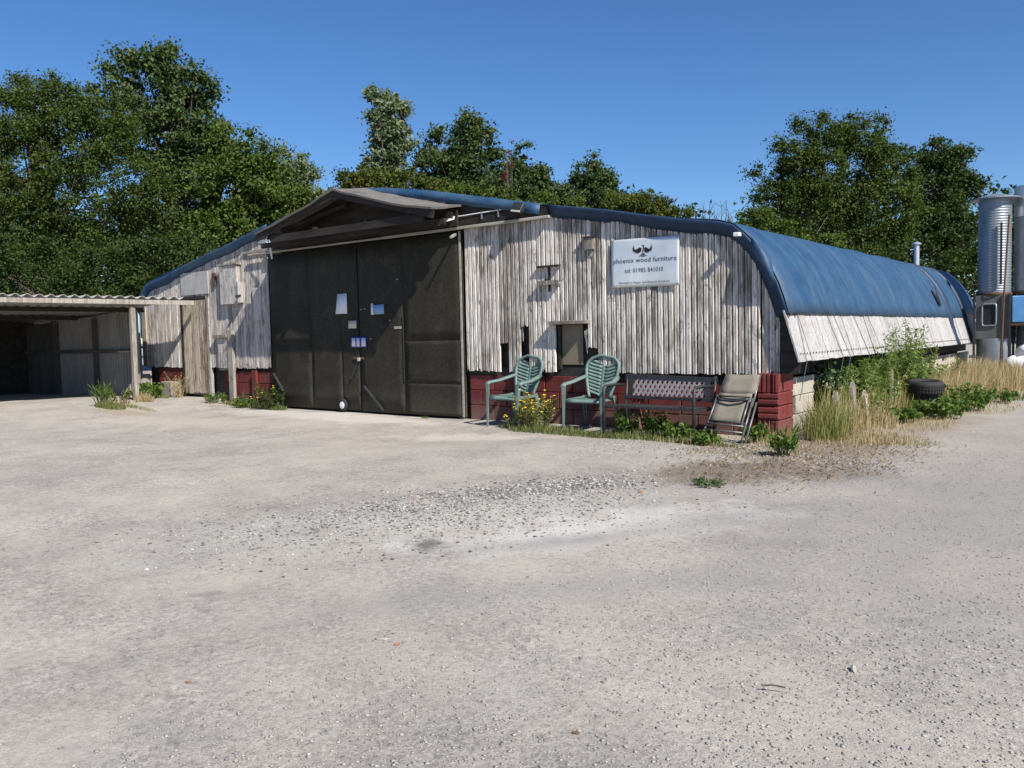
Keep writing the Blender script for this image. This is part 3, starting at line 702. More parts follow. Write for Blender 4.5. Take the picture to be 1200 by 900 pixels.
MB().box(-10.0, -9.2, -.07, -.03, 2.80, 2.85).build('head_board', 'grey_timber', barn)

# ------------------------------------------------------------------ things fixed on the facade
# sign
sg = empty('shop_sign', (-1.64, -.07, 2.08), 'silver metal board reading phoenix wood furniture, high on the grey boarded facade', 'sign')
def sign_pt(u, v_, off=0):
    x_ = -2.11 + .94 * u; z_ = 1.775 + .60 * v_ - .012 * u
    y_ = -.066 - .007 * math.sin(u * 7.5 + .4) * (1 - .4 * v_) - .004 * math.sin(v_ * 5) - off
    return (x_, y_, z_)
MB().grid([[sign_pt(j / 24, i / 14) for j in range(25)] for i in range(15)]).build('sign_plate', 'sign_metal', sg, True, solid=.004)
for u, v_ in ((.03, .96), (.97, .96), (.03, .04), (.97, .04)):
    p = sign_pt(u, v_); MB().lathe([(.0, -.008), (.010, -.006), (.012, .0), (.012, .004)], p, 8, (0, 1, 0)).build('screw', 'galvanised', sg)
def sign_text(txt, size, u, v_, squeeze=1.0):
    cu = bpy.data.curves.new('t', 'FONT'); cu.body = txt; cu.size = size; cu.align_x = 'CENTER'; cu.resolution_u = 2; cu.space_character = 1.05
    to = bpy.data.objects.new('t', cu); COL.objects.link(to); dg = bpy.context.evaluated_depsgraph_get(); dg.update()
    me = bpy.data.meshes.new_from_object(to.evaluated_get(dg)); bpy.data.objects.remove(to)
    bm = bmesh.new(); bm.from_mesh(me); bmesh.ops.triangulate(bm, faces=bm.faces[:])
    o0 = rootloc(sg)
    for vv in bm.verts:
        p = sign_pt(u + vv.co.x * squeeze / .94, v_ + vv.co.y / .60, .005); vv.co = Vector(p) - o0
    bm.to_mesh(me); bm.free(); me.materials.clear(); me.materials.append(MATS['black_paint'])
    o = bpy.data.objects.new('lettering', me); COL.objects.link(o); o.parent = sg
sign_text('phoenix wood furniture', .088, .5, .505, .98)
sign_text('tel: 01985 841010', .080, .49, .30, .86)
sign_text('Devoted to Repair and Bespoke Furniture', .040, .49, .075, .98)
def emblem():
    mb = MB()
    def poly(pts):
        n = len(mb.v); mb.v += [sign_pt(.475 + x / 940, .70 + y / 600, .005) for x, y in pts]; mb.f.append(tuple(range(n, n + len(pts))))
    for s in (1, -1):
        off = 0 if s > 0 else -14
        poly([(s * 12 + off + 8, 60), (s * 40 + off, 66), (s * 58 + off, 52), (s * 88 + off, 40), (s * 108 + off, 52), (s * 112 + off, 30), (s * 96 + off, 14), (s * 80 + off, 2), (s * 52 + off, -4), (s * 24 + off, 4), (s * 14 + off + 6, 20)])
        for (x0_, y0_, x1_, y1_) in ((106, 50, 122, 112), (108, 44, 134, 92), (110, 38, 140, 66), (108, 30, 138, 40), (104, 22, 132, 18), (92, 10, 112, -4), (74, 2, 84, -16), (52, -2, 56, -18)):
            poly([(s * x0_ + off - s * 5, y0_ + 3), (s * x1_ + off, y1_), (s * x0_ + off + s * 3, y0_ - 7)])
    poly([(-6, 22), (2, 48), (4, 72), (-8, 84), (-20, 86), (-8, 94), (6, 94), (16, 82), (16, 56), (10, 24), (4, 6), (-8, 4)])
    for s in (1, -1):
        poly([(0, 2), (s * 22, -14), (s * 16, -20), (0, -8)]); poly([(s * 4, -14), (s * 44, -36), (s * 60, -48), (s * 36, -42), (0, -26)])
        poly([(s * 2, -34), (s * 26, -46), (s * 20, -54), (0, -46)])
    mb.build('emblem', 'black_paint', sg)
emblem()

# wooden box under the eaves
bx = empty('nest_box', (-2.44, -.08, 2.36), 'small weathered wooden nest box on the facade left of the sign', 'nest box')
MB().box(-2.51, -2.37, -.095, -.045, 2.285, 2.44, .006).build('box_body', 'grey_timber', bx)
MB().prism([(-2.53, -.045, 2.465), (-2.53, -.105, 2.45), (-2.53, -.105, 2.437), (-2.53, -.045, 2.45)], (.18, 0, 0)).build('lid', 'dark_timber', bx)
MB().box(-2.475, -2.405, -.055, -.047, 2.20, 2.285).build('back_board', 'grey_timber', bx)

bt = empty('bird_table', (-3.1, -.09, 1.88), 'little wooden bird feeding shelf with its own roof on the boards above the broken boards', 'bird table')
MB().box(-3.28, -2.90, -.098, -.05, 2.105, 2.13, .004).build('roof', 'dark_timber', bt)
MB().box(-3.26, -2.90, -.105, -.05, 1.875, 1.90, .004).build('tray', 'grey_timber', bt)
MB().box(-3.26, -2.90, -.118, -.105, 1.87, 1.925).build('tray_lip', 'grey_timber', bt, label='reddish front lip')
MB().box(-3.105, -3.08, -.06, -.045, 1.78, 2.11).build('back_batten', 'dark_timber', bt)
MB().lathe([(.0, -.045), (.02, -.045), (.028, .0), (.0, .0)], (-3.12, -.085, 1.945), 10).build('cup', 'black_paint', bt)

fld = empty('floodlight', (-3.50, -.15, 2.92), 'square floodlight tilted on the dark fascia board beside the porch', 'floodlight')
MB().bar((-3.5, -.04, 2.86), (-3.5, -.15, 2.90), .03, .03).build('bracket', 'charcoal_metal', fld)
R3 = Matrix.Rotation(math.radians(-28), 4, 'X') @ Matrix.Rotation(math.radians(12), 4, 'Y')
def rotbox(cx, cy, cz, sx, sy, sz, R, name, mat, par, bev=.006):
    mb = MB().box(-sx / 2, sx / 2, -sy / 2, sy / 2, -sz / 2, sz / 2, bev); mb.v = [Vector((cx, cy, cz)) + R @ Vector(p) for p in mb.v]
    return mb.build(name, mat, par)
rotbox(-3.5, -.17, 2.93, .19, .07, .12, R3, 'housing', 'charcoal_metal', fld)
rotbox(-3.5, -.208, 2.91, .165, .012, .10, R3, 'lamp_glass', 'lamp_glass', fld, .002)

# ------------------------------------------------------------------ plastic garden chairs
def sweep(P, name, mat, par, solid=.0, smooth=True):
    return MB().grid(P).build(name, mat, par, smooth, solid=solid)
def make_chair():
    """faces -Y, origin at the middle of its footprint"""
    r = empty('garden_chair', (0, 0, 0))
    # seat
    P = [[(x_ * (.225 - .02 * v_), -.25 + .44 * v_, .40 - .035 * math.sin(v_ * 2.2) + .02 * (1 if abs(x_) == 1 else 0) - (.03 if v_ == 0 else 0)) for x_ in (-1, -.6, -.2, .2, .6, 1)] for v_ in (0, .08, .3, .55, .8, 1)]
    sweep(P, 'seat', 'green_plastic', r, .012)
    MB().tube([(-.235, -.25, .375), (-.12, -.265, .372), (.12, -.265, .372), (.235, -.25, .375)], .018, 8).build('seat_rim', 'green_plastic', r, True)
    # backrest: rounded frame with slanting slots either side of a spine
    def bp(u, v_):   # u -1..1 across, v 0..1 up
        wv = .165 + .085 * math.sin(min(1, v_ * 1.25) * math.pi / 2) - .02
        if v_ > .72: wv *= math.sqrt(max(0.0, 1 - ((v_ - .72) / .285) ** 2)) * .999 + .001
        return Vector((u * wv, .19 + .15 * v_ + .035 * (1 - u * u), .40 + .53 * v_))
    rim = [bp(-1, v_) for v_ in np.linspace(.0, 1, 16)] + [bp(1, v_) for v_ in np.linspace(1, .0, 16)][1:]
    bf = MB().tube(rim, .021, 8).build('back_frame', 'green_plastic', r, True)
    P = [[bp(u, v_) + Vector((0, .004, 0)) for u in (-.16, 0, .16)] for v_ in np.linspace(0, .98, 9)]
    sweep(P, 'spine', 'green_plastic', r, .012)
    for s in (-1, 1):
        for k in range(10):
            v0 = .05 + k * .083; P = []
            for t in np.linspace(0, 1, 6):
                u = s * (.10 + .88 * t); v_ = min(v0 + .075 * t + .03 * t * t, .97)
                P.append([bp(u, max(0, v_ - .031)), bp(u, min(.985, v_ + .031))])
            sweep(P, 'back_slat', 'green_plastic', r, .01)
    # arms running down into the front legs
    for s in (-1, 1):
        pts = [bp(s, .50) + Vector((s * .012, -.01, 0)), Vector((s * .262, .14, .635)), Vector((s * .285, -.02, .60)), Vector((s * .29, -.20, .585)), Vector((s * .285, -.262, .56))]
        P = [[p + Vector((-s * .034, 0, -0.012)), p + Vector((-s * .02, 0, 0.008)), p + Vector((s * .012, 0, .012)), p + Vector((s * .034, 0, -.016))] for p in pts]
        sweep(P, 'arm', 'green_plastic', r, .016)
        for nm, pts in (('leg', [(s * .285, -.262, .565), (s * .272, -.268, .38), (s * .262, -.285, .0)]), ('leg', [(s * .215, .19, .42), (s * .235, .235, .22), (s * .245, .285, .0)])):
            mb = MB(); pts = [Vector(p) for p in pts]
            a = [p + Vector((-s * (.05 - .02 * i), 0, 0)) for i, p in enumerate(pts)]; b_ = [p for p in pts]; c_ = [p + Vector((0, (.055 - .018 * i) * (1 if pts[0].y < 0 else -1), 0)) for i, p in enumerate(pts)]
            mb.grid([[a[i], b_[i] + Vector((s * .004, -.004 if pts[0].y < 0 else .004, 0)), c_[i]] for i in range(3)])
            mb.build(nm, 'green_plastic', r, False, solid=.011)
        MB().bar((s * .245, -.24, .385), (s * .215, .19, .395), .02, .035).build('side_rail', 'green_plastic', r)
    return r
def place(root, loc, rz, label=None, cat=None, group=None):
    root.location = loc; root.rotation_euler = (0, 0, rz); return tag(root, label, cat, group)
def copy_tree(o, parent=None):
    c_ = o.copy(); COL.objects.link(c_); c_.parent = parent
    for ch in list(o.children): copy_tree(ch, c_)
    return c_
ch1 = make_chair(); ch2 = copy_tree(ch1)
place(ch1, (-3.46, -.37, float(gz(-3.46, -.37)) - .005), math.radians(-4), 'green plastic garden chair nearer the dark doors, beside the yellow flowers', 'chair', 'green plastic chairs by the red plinth')
place(ch2, (-2.23, -.38, -.005), math.radians(5), 'green plastic garden chair partly behind the metal bench', 'chair', 'green plastic chairs by the red plinth')

# ------------------------------------------------------------------ bench
bn = empty('garden_bench', (-1.24, -.5, 0), 'dark metal garden bench with a pinkish lattice backrest', 'bench')
for s, x_ in ((-1, -1.82), (1, -.66)):
    MB().tube([(x_, -.78, .0), (x_, -.775, .40), (x_, -.77, .54), (x_, -.73, .58), (x_, -.55, .585), (x_, -.30, .57)], .019, 8).build('arm_frame', 'charcoal_metal', bn, True)
    MB().tube([(x_, -.22, .0), (x_, -.26, .33), (x_, -.20, .68)], .019, 8).build('back_leg', 'charcoal_metal', bn, True)
    MB().bar((x_, -.77, .33), (x_, -.27, .31), .025, .03).build('side_rail', 'charcoal_metal', bn)
MB().bar((-1.83, -.77, .345), (-.65, -.77, .335), .03, .025).build('front_rail', 'charcoal_metal', bn)
for k in range(6):
    y = -.71 + k * .075
    MB().bar((-1.81, y, .347 - k * .003), (-.67, y, .342 - k * .003), .045, .016).build('seat_slat', 'charcoal_metal', bn)
for za, zb, hh_ in ((.675, .64, .05), (.42, .405, .035)):
    MB().bar((-1.84, -.205 - (.675 - za) * .2, za), (-.64, -.205 - (.675 - za) * .2, zb), .03, hh_).build('back_rail', 'charcoal_metal', bn)
for x_ in (-1.76, -.74): MB().bar((x_, -.235, .42), (x_, -.205, .67), .05, .03).build('back_upright', 'charcoal_metal', bn)
mb = MB(); n = 15
for s in (1, -1):
    for k in range(-2, n + 2):
        a0 = -1.73 + k * (.97 / n); a1 = a0 + s * .13
        p, q = Vector((a0, -.222 - .003 * s, .435)), Vector((a1, -.206 - .003 * s, .645))
        def clip(p, q):
            for lo, hi in ((-1.735, -.765),):
                if p.x < lo: p = p + (q - p) * ((lo - p.x) / (q.x - p.x)) if q.x > lo else None
                if p is not None and p.x > hi: p = p + (q - p) * ((hi - p.x) / (q.x - p.x)) if q.x < hi else None
            return p
        if max(p.x, q.x) < -1.735 or min(p.x, q.x) > -.765: continue
        p2 = clip(p, q); q2 = clip(q, p)
        if p2 is None or q2 is None or (p2 - q2).length < .03: continue
        mb.bar(p2, q2, .026, .008, (0, 1, 0)) if False else mb.bar(p2, q2, .008, .026, (0, -.0, 1))
mb.build('lattice', 'lattice_plastic', bn)

rp_ = MB().box(-1.80, -1.66, -.20, -.08, .0, .50, .008).build('timber_stake', 'red_paint'); tag(rp_, 'stubby red painted post standing behind the left arm of the bench', 'post')

# ------------------------------------------------------------------ folded lounger leaning on the wall
lg = empty('folding_lounger', (-.33, -.5, 0), 'folded lounger chair in faded beige fabric leaning beside the red corner pier', 'folding chair')
def lp(u, v_, o=0):   # u 0..1 across, v 0..1 up, o outwards
    xa = -.57 + .02 * v_; xb = -.075 - .04 * v_
    return Vector((xa + (xb - xa) * u, -.76 + .56 * v_ - o * .8, .02 + .69 * v_ + o * .55))
def lpoly(u0, u1, v0, v1, name, mat, o, bulge=.0):
    P = [[lp(u0 + (u1 - u0) * a, v0 + (v1 - v0) * b_, o - bulge * math.sin(a * math.pi)) for a in np.linspace(0, 1, 6)] for b_ in np.linspace(0, 1, 5)]
    return sweep(P, name, mat, lg, .006)
lpoly(.07, .97, .70, .99, 'back_sling', 'sling_fabric', .012, .012)
lpoly(.07, .90, .56, .70, 'back_sling', 'sling_fabric', .010, .012)
lpoly(.08, .86, .24, .62, 'seat_sling', 'sling_fabric', .045, .015)
for u0, v0, u1, v1, o in ((.04, .60, .0, .0, .03), (.06, .99, .06, .55, .0), (.98, .99, .96, .50, .0), (.98, .60, .95, -.02, .05), (1.06, .56, 1.02, -.02, .02), (.07, .64, .05, .18, .05), (.90, .62, .87, .18, .06)):
    MB().tube([lp(u0, v0, o), lp((u0 + u1) / 2, (v0 + v1) / 2, o), lp(u1, v1, o)], .011, 7).build('frame_tube', 'grey_tube', lg, True)
for v_, o in ((.20, .06), (.11, .06), (.25, .05)):
    MB().tube([lp(.04, v_, o), lp(.93, v_ - .02, o)], .010, 7).build('cross_tube', 'charcoal_metal' if v_ > .2 else 'grey_tube', lg, True)
MB().tube([lp(.10, .60, .06), lp(.2, .545, .075), lp(.5, .53, .08), lp(.8, .555, .075), lp(.92, .59, .06)], .014, 7).build('arm_rest', 'charcoal_metal', lg, True)
MB().tube([lp(.10, .615, .06), lp(.92, .61, .06)], .009, 7).build('cross_tube', 'charcoal_metal', lg, True)

# ------------------------------------------------------------------ open shed on the left
shed = empty('open_shed', (-15, -2.2, .12), 'open fronted lean-to shed of corrugated sheets at the left of the yard', 'shed')
B0, B1 = Vector((-11.57, -.13, 1.975)), Vector((-13.35, -4.2, 2.05))      # front beam, from the barn towards the viewer
bd = (B1 - B0).normalized(); inn = Vector((-1, 0, 0))
BN = lambda t: B0 + (B1 - B0) * t
MB().bar(B0, B1, .06, .085).build('front_beam', 'grey_timber', shed)
pb = BN(.24)
for t in (.24, .93):
    p = BN(t) + Vector((-.09, 0, -.06)); MB().box(p.x - .045, p.x + .045, p.y - .045, p.y + .045, .10, p.z, .008).build('post', 'grey_timber', shed)
# roof of corrugated sheets: ridges run back from the beam
nsh = 5; L = (B1 - B0).length - .25
for k in range(nsh):
    t0 = k / nsh; t1 = (k + 1) / nsh; P = []
    for j in range(57):
        t = .045 + .955 * (t0 + (t1 - t0) * j / 56) - .0; s_ = t * L; wv = .026 * math.cos(s_ * 2 * math.pi / .178)
        base = BN(t) + Vector((.05, 0, .085 + .004 * (k % 2)))
        P.append([base + Vector((-d, 0, wv - d * .062)) for d in (0, 1.5, 3.0, 5.6)])
    MB().grid(P).build('roof_sheet', 'fibre_cement', shed, True, solid=.009)
for d in (1.6, 3.4): MB().bar(BN(.03) + Vector((-d, 0, -.075 - d * .062 + .085)), BN(1) + Vector((-d, 0, -.075 - d * .062 + .085)), .06, .09).build('purlin', 'dark_timber', shed)
# inner side wall of box-profile sheets, beside the barn
W0, W1 = Vector((-13.22, -.40, .10)), Vector((-18.6, -1.15, .10)); wd_ = (W1 - W0); wn = Vector((wd_.y, -wd_.x, 0)).normalized()
if wn.y > 0: wn = -wn
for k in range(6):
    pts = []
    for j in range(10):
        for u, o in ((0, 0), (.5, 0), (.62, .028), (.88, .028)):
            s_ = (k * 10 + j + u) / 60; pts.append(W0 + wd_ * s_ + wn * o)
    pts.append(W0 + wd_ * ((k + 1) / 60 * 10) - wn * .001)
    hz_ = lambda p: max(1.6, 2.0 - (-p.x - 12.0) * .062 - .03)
    MB().grid([[p for p in pts], [Vector((p.x, p.y, hz_(p))) for p in pts]]).build('wall_sheet', 'corrugated_sheet' if k < 3 else 'shaded_sheet', shed, solid=.003)
for s_ in (.25, .52, .8):
    p = W0 + wd_ * s_ + wn * .06; MB().box(p.x - .05, p.x + .05, p.y - .05, p.y + .03, .10, 1.75).build('wall_post', 'shed_timber', shed)
MB().bar(W0 + wd_ * .02 + wn * .06 + Vector((0, 0, .95)), W1 + wn * .06 + Vector((0, 0, .95)), .05, .07).build('wall_rail', 'shed_timber', shed)
p = W0 + wd_ * .05 + wn * .10; MB().box(p.x - .25, p.x + .12, p.y - .06, p.y + .03, 1.02, 1.06).build('shelf', 'pale_batten', shed)
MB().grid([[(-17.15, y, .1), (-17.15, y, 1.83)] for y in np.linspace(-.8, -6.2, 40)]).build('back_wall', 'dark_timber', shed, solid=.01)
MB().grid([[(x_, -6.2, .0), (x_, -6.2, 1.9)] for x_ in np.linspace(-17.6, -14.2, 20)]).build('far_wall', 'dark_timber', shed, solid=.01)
st = MB().lathe([(.0, .56), (.11, .56), (.125, .54), (.125, .10), (.0, .10)], (-13.42, -.22, 0), 16).build('concrete_bollard', 'concrete'); tag(st, 'short round concrete stub at the left foot of the grey wing', 'bollard')
st = MB().box(-12.62, -12.24, -.30, -.08, .10, .42, .01).build('concrete_block', 'concrete'); tag(st, 'grey concrete block on the ground left of the old wooden door', 'block')

# ------------------------------------------------------------------ silos, pole, drum, bags
def silo(name, cx, cy, r, z0, z1, label, rows=34, topband=0):
    s = empty(name, (cx, cy, 0), label, 'silo')
    prof = []; n = rows * 4 + 2
    for i in range(n + 1):
        z = z0 + (z1 - topband - z0) * i / n; prof.append((r + .006 * math.sin(i * math.pi / 2), z))
    MB().lathe(prof, (cx, cy, 0), 40).build('corrugated_drum', 'galvanised', s, True)
    if topband: MB().lathe([(r + .01, z1 - topband), (r + .01, z1), (0, z1 + .06)], (cx, cy, 0), 40).build('top_band', 'galvanised_bright', s, False)
    MB().lathe([(r + .015, z0 - .03), (r + .03, z0), (r + .015, z0 + .03)], (cx, cy, 0), 40).build('base_ring', 'rust', s, True)
    return s
s1 = silo('dust_silo', .66, 10.5, .30, 1.845, 3.71, 'tall corrugated metal silo with a flat conical cap beside the end of the barn')
MB().lathe([(0, 3.90), (.08, 3.885), (.45, 3.79), (.45, 3.765), (.30, 3.74), (.30, 3.60)], (.66, 10.5, 0), 40).build('cap', 'galvanised', s1, False)
MB().box(.80, .84, 10.15, 10.185, 2.03, 3.27).build('ladder_rail', 'charcoal_metal', s1)
hb = MB().box(.37, .95, 10.22, 10.78, .93, 1.82).build('hopper_box', 'hopper_grey', s1)
MB().lathe([(.315, .05), (.315, .94)], (.66, 10.5, 0), 32).build('base_drum', 'galvanised', s1, True)
ring = [(.615 + .125 * math.copysign(min(1, abs(math.cos(a)) * 1.35), math.cos(a)), 10.20, 1.42 + .22 * math.copysign(min(1, abs(math.sin(a)) * 1.35), math.sin(a))) for a in np.linspace(0, 2 * math.pi, 25)[:-1]]
MB().tube(ring + ring[:1], .018, 6, cap=False).build('hatch_frame', 'galvanised', hb, True)
MB().prism([(a, 10.212, c_) for a, b_, c_ in ring], (0, .006, 0)).build('hatch_opening', 'black_paint', hb)
MB().box(.84, .875, 10.19, 10.215, .95, 1.81).build('side_strip', 'stem_green', hb)
for x_, y_ in ((.345, 10.20), (.975, 10.20), (.345, 10.80), (.975, 10.80)): MB().box(x_ - .02, x_ + .02, y_ - .02, y_ + .02, .05, 1.84).build('leg', 'charcoal_metal', s1)
s2 = silo('dust_silo', 1.30, 10.87, .34, 1.86, 4.02, 'corrugated metal silo with a bright plain top band, right of the capped silo', 40, .62)
MB().lathe([(.315, .05), (.315, 1.19)], (1.33, 10.87, 0), 32).build('base_drum', 'galvanised', s2, True)
MB().box(1.06, 1.62, 10.66, 11.12, 1.25, 1.83).build('hopper_box', 'hopper_grey', s2)
MB().box(1.00, 1.54, 10.28, 10.55, 1.25, 1.79, .02).build('blue_panel', 'blue_drum', s2)
MB().box(1.0, 1.75, 10.2, 11.3, 1.195, 1.235).build('platform', 'rust', s2)
for x_ in (1.04, 1.71): MB().box(x_ - .025, x_ + .025, 10.95, 11.0, .05, 1.19).build('leg', 'rust', s2)
pl = MB().tube([(.86, 9.88, .12), (.92, 9.92, 2.0), (.98, 9.96, 3.39)], .018, 8).build('steel_pole', 'rust'); tag(pl, 'thin rusty pole leaning in front of the silos', 'pole')
def bag(cx, cy, cz, sx, sy, sz, rz, label):
    P = []
    for i in range(9):
        th = math.pi * i / 8; row = []
        for j in range(17):
            a = 2 * math.pi * j / 16; e = lambda t: math.copysign(abs(t) ** .55, t)
            p = Vector((sx / 2 * e(math.cos(a)) * math.sin(th) ** .6, sy / 2 * e(math.sin(a)) * math.sin(th) ** .6, sz / 2 * math.cos(th)))
            p += Vector((1, 1, 1)) * .09 * float(vnoise(a * 1.2 + cx * 7, th * 2 + cy, 1.5))
            p = Matrix.Rotation(rz, 3, 'Z') @ p; row.append((cx + p.x, cy + p.y, cz + p.z))
        P.append(row)
    o = MB().grid(P).build('woven_sack', 'white_bag', None, True); return tag(o, label, 'sack', 'white sacks beside the silos')
bag(1.21, 9.96, .40, .62, .5, .38, .3, 'white plastic sack on the ground left in the pile beneath the silos')
bag(1.72, 9.80, .40, .66, .5, .42, -.2, 'white plastic sack on the ground at the right of the pile beneath the silos')
bag(1.40, 10.06, .68, .58, .42, .28, .1, 'white plastic sack lying on top of the pile beneath the silos')

# ------------------------------------------------------------------ tyre and offcuts by the long wall
ty = empty('old_tyre', (.80, 3.50, .36), 'worn black car tyre lying flat in the weeds beside the long wall', 'tyre')
MB().lathe([(.135, -.065), (.148, -.088), (.19, -.098), (.222, -.084), (.236, -.055), (.239, .055), (.222, .084), (.19, .098), (.148, .088), (.135, .065)], (.80, 3.50, .36), 36, (.05, -.06, 1)).build('carcass', 'rubber', ty, True)
mb = MB()
for j in range(40):
    a = 2 * math.pi * j / 40
    for dz in (-.04, .0, .04):
        p = Vector((.80 + .239 * math.cos(a), 3.50 + .239 * math.sin(a), .36 + dz - .239 * (.05 * math.cos(a) - .06 * math.sin(a)))); q = p + Vector((.006 * math.cos(a), .006 * math.sin(a), 0))
        mb.bar(p + Vector((0, 0, -.014)), p + Vector((0, 0, .014)), .028, .010, (math.cos(a), math.sin(a), 0))
mb.build('tread', 'rubber', ty, kind='stuff')
lgk = MB().tube([(.60, 3.42, .12), (1.00, 3.58, .12)], .14, 12).build('log', 'bark', None, True); tag(lgk, 'fat short log under the old tyre, mostly hidden by weeds', 'log')
for i, (x_, y_, h, wdt, ln2, mt, lab) in enumerate((
    (.38, .86, .42, .16, .05, 'grey_timber', 'broad grey plank stump standing against the long wall nearest the red pier'),
    (.42, 1.42, .50, .13, .03, 'grey_timber', 'tall pale plank standing upright among weeds at the long wall'),
    (.50, 1.72, .38, .11, -.03, 'old_door_paint', 'short brownish plank end standing beside the tall pale plank'),
    (.44, 2.22, .56, .09, .06, 'grey_timber', 'narrow grey stake standing between ivy and tall weeds'),
    (.52, 2.75, .62, .10, .16, 'brown_board', 'brown board leaning towards the tyre in the tall weeds'))):
    o = MB().prism([(x_, y_ - wdt / 2, 0), (x_, y_ + wdt / 2, 0), (x_ - .04, y_ + wdt / 2 + ln2, h), (x_ - .04, y_ + ln2 - wdt * .1, h + .05), (x_ - .04, y_ - wdt / 2 + ln2, h - .02)], (.035, 0, 0)).build('timber_offcut', mt)
    tag(o, lab, 'plank')

# ------------------------------------------------------------------ plants
def leaves(C, L, W, up=.35, droop=.25, rng=RNG, out=None):
    """kite-shaped leaf quads at centres C; returns V, F"""
    n = len(C); d = rng.normal(size=(n, 3)); d[:, 2] -= droop
    if out is not None: d += out * .6
    d /= np.linalg.norm(d, axis=1)[:, None]
    nn = rng.normal(size=(n, 3)); nn[:, 2] += up * 3
    if out is not None: nn += out * .8
    sd = np.cross(d, nn); sd /= np.linalg.norm(sd, axis=1)[:, None] + 1e-9
    l = (L * rng.uniform(.65, 1.25, n))[:, None]; w_ = (W * rng.uniform(.7, 1.2, n))[:, None]
    fold = np.cross(sd, d) * w_ * .25
    V = np.stack([C - d * l * .5, C + sd * w_ * .5 - d * l * .05 + fold, C + d * l * .5, C - sd * w_ * .5 - d * l * .05 + fold], 1).reshape(-1, 3)
    return V, np.arange(n * 4).reshape(n, 4)
def at(px, py, depth):
    """a point seen at this spot of the photograph, `depth` metres along the view axis"""
    return CAM_LOC + (CF + CR * ((px - 600) / FPX) - CU * ((py - 450) / FPX)) * depth

def tree(name, label, cat, depth, blobs, mat, n_clump, per, L, W, base_px=None, spread=.5, group=None, sprigs=.08, zmin=.3, trunk=True, clump_r=.42, bands=0):
    """blobs: (px, py, r_px[, ddepth]) outline of the crown; clumps of leaves are scattered through them"""
    rng = np.random.default_rng(abs(hash(label)) % (2 ** 31)) if False else np.random.default_rng(sum(map(ord, label)))
    L *= .80; W *= .80; per = per * 1.45
    B = []
    for bb in blobs:
        d = depth + (bb[3] if len(bb) > 3 else 0); B.append((np.array(at(bb[0], bb[1], d)), bb[2] * d / FPX))
    wts = np.array([r ** 2.2 for _, r in B]); wts /= wts.sum()
    bi = rng.choice(len(B), n_clump, p=wts)
    dirs = rng.normal(size=(n_clump, 3)); dirs /= np.linalg.norm(dirs, axis=1)[:, None]
    rad = rng.uniform(.35, 1.0, n_clump) ** .55; far = rng.random(n_clump) < sprigs; rad[far] *= rng.uniform(1.02, 1.20, far.sum())
    cen = np.array([B[i][0] for i in bi]); rr = np.array([B[i][1] for i in bi])
    P = cen + dirs * (rad * rr * np.where(dirs[:, 2] < 0, .9, 1.0))[:, None]
    keep = P[:, 2] > zmin; P = P[keep]; rr = rr[keep]; dirs = dirs[keep]; far = far[keep]; n_clump = len(P)
    cr = clump_r * rng.uniform(.45, 1.55, n_clump); cr[far] *= .6
    cnt = np.maximum(8, (per * (cr / clump_r) ** 2 * rng.uniform(.7, 1.2, n_clump)).astype(int))
    idx = np.repeat(np.arange(n_clump), cnt)
    g = rng.normal(size=(len(idx), 3)); gl = np.linalg.norm(g, axis=1)[:, None]
    g = g / gl * np.minimum(np.abs(rng.normal(0, .55, (len(idx), 1))) + .05, 1.02)
    C = P[idx] + g * cr[idx][:, None] * np.array([1, 1, .72])
    o3 = g * .7 + dirs[idx] * .6
    V, F = leaves(C, L, W, .3, .3, rng, o3)
    cm = B[int(np.argmax(wts))][0]
    base = Vector((float(np.average([b[0][0] for b in B], weights=wts)), float(np.average([b[0][1] for b in B], weights=wts)), 0))
    if base_px: q = at(base_px, 400, depth); base = Vector((q.x, q.y, 0))
    base.z = 0
    root = empty(name, base, label, cat, group)
    mesh_np('crown', V, F, mat, root)
    top = max(b[0][2] + b[1] * .6 for b in B)
    mb = MB(); r0 = max(.07, top * .018) * (.4 if cat == 'shrub' else 1)
    ax = [base, base + Vector((.1, .05, top * .3)), base + Vector((-.1, .1, top * .55)), Vector((cm[0], cm[1], top * .78)) * .5 + (base + Vector((0, 0, top * .78))) * .5, Vector((float(cm[0]), float(cm[1]), top * .95))]
    ax[3].z = top * .78
    mb.tube(ax, r0, 8, r0 * .2).build('trunk', 'bark', root, True)
    mb = MB()
    for k in rng.choice(n_clump, min(44, n_clump), replace=False):
        t = rng.uniform(.25, .75); i = int(t * 4); s = ax[i].lerp(ax[i + 1], t * 4 - i); e = Vector(P[k].tolist()); m_ = s.lerp(e, .5) + Vector((0, 0, -.12 * (e - s).length))
        mb.tube([s, m_, e], r0 * .34, 5, r0 * .06, cap=False)
    mb.build('limbs', 'bark', root, True)
    return root

T = tree
LB = 'leaf_dense'
# left: the dense mass behind the shed and left wing
T('broad_tree', 'broad dense leafy tree at the far left rising behind the open shed', 'tree', 27, [(20, 190, 82), (75, 165, 66), (120, 150, 40), (105, 240, 80), (10, 270, 80), (150, 215, 55), (50, 310, 80), (130, 310, 60), (-70, 200, 90), (-60, 300, 90), (-20, 120, 25), (8, 135, 42), (60, 132, 40), (108, 138, 34), (85, 112, 20)], 'leaf_dense', 860, 120, .125, .075, spread=.5, sprigs=.16, clump_r=.52)
T('poplar_tree', 'tallest dark tree of the left row with an open leafy top, behind the left wing', 'tree', 31, [(185, 110, 52), (150, 85, 26), (215, 110, 36), (190, 75, 22), (205, 170, 62), (235, 190, 44), (215, 240, 62), (185, 290, 55), (130, 110, 24), (250, 150, 22), (240, 120, 18)], 'leaf_poplar', 420, 78, .20, .13, sprigs=.14, clump_r=.50)
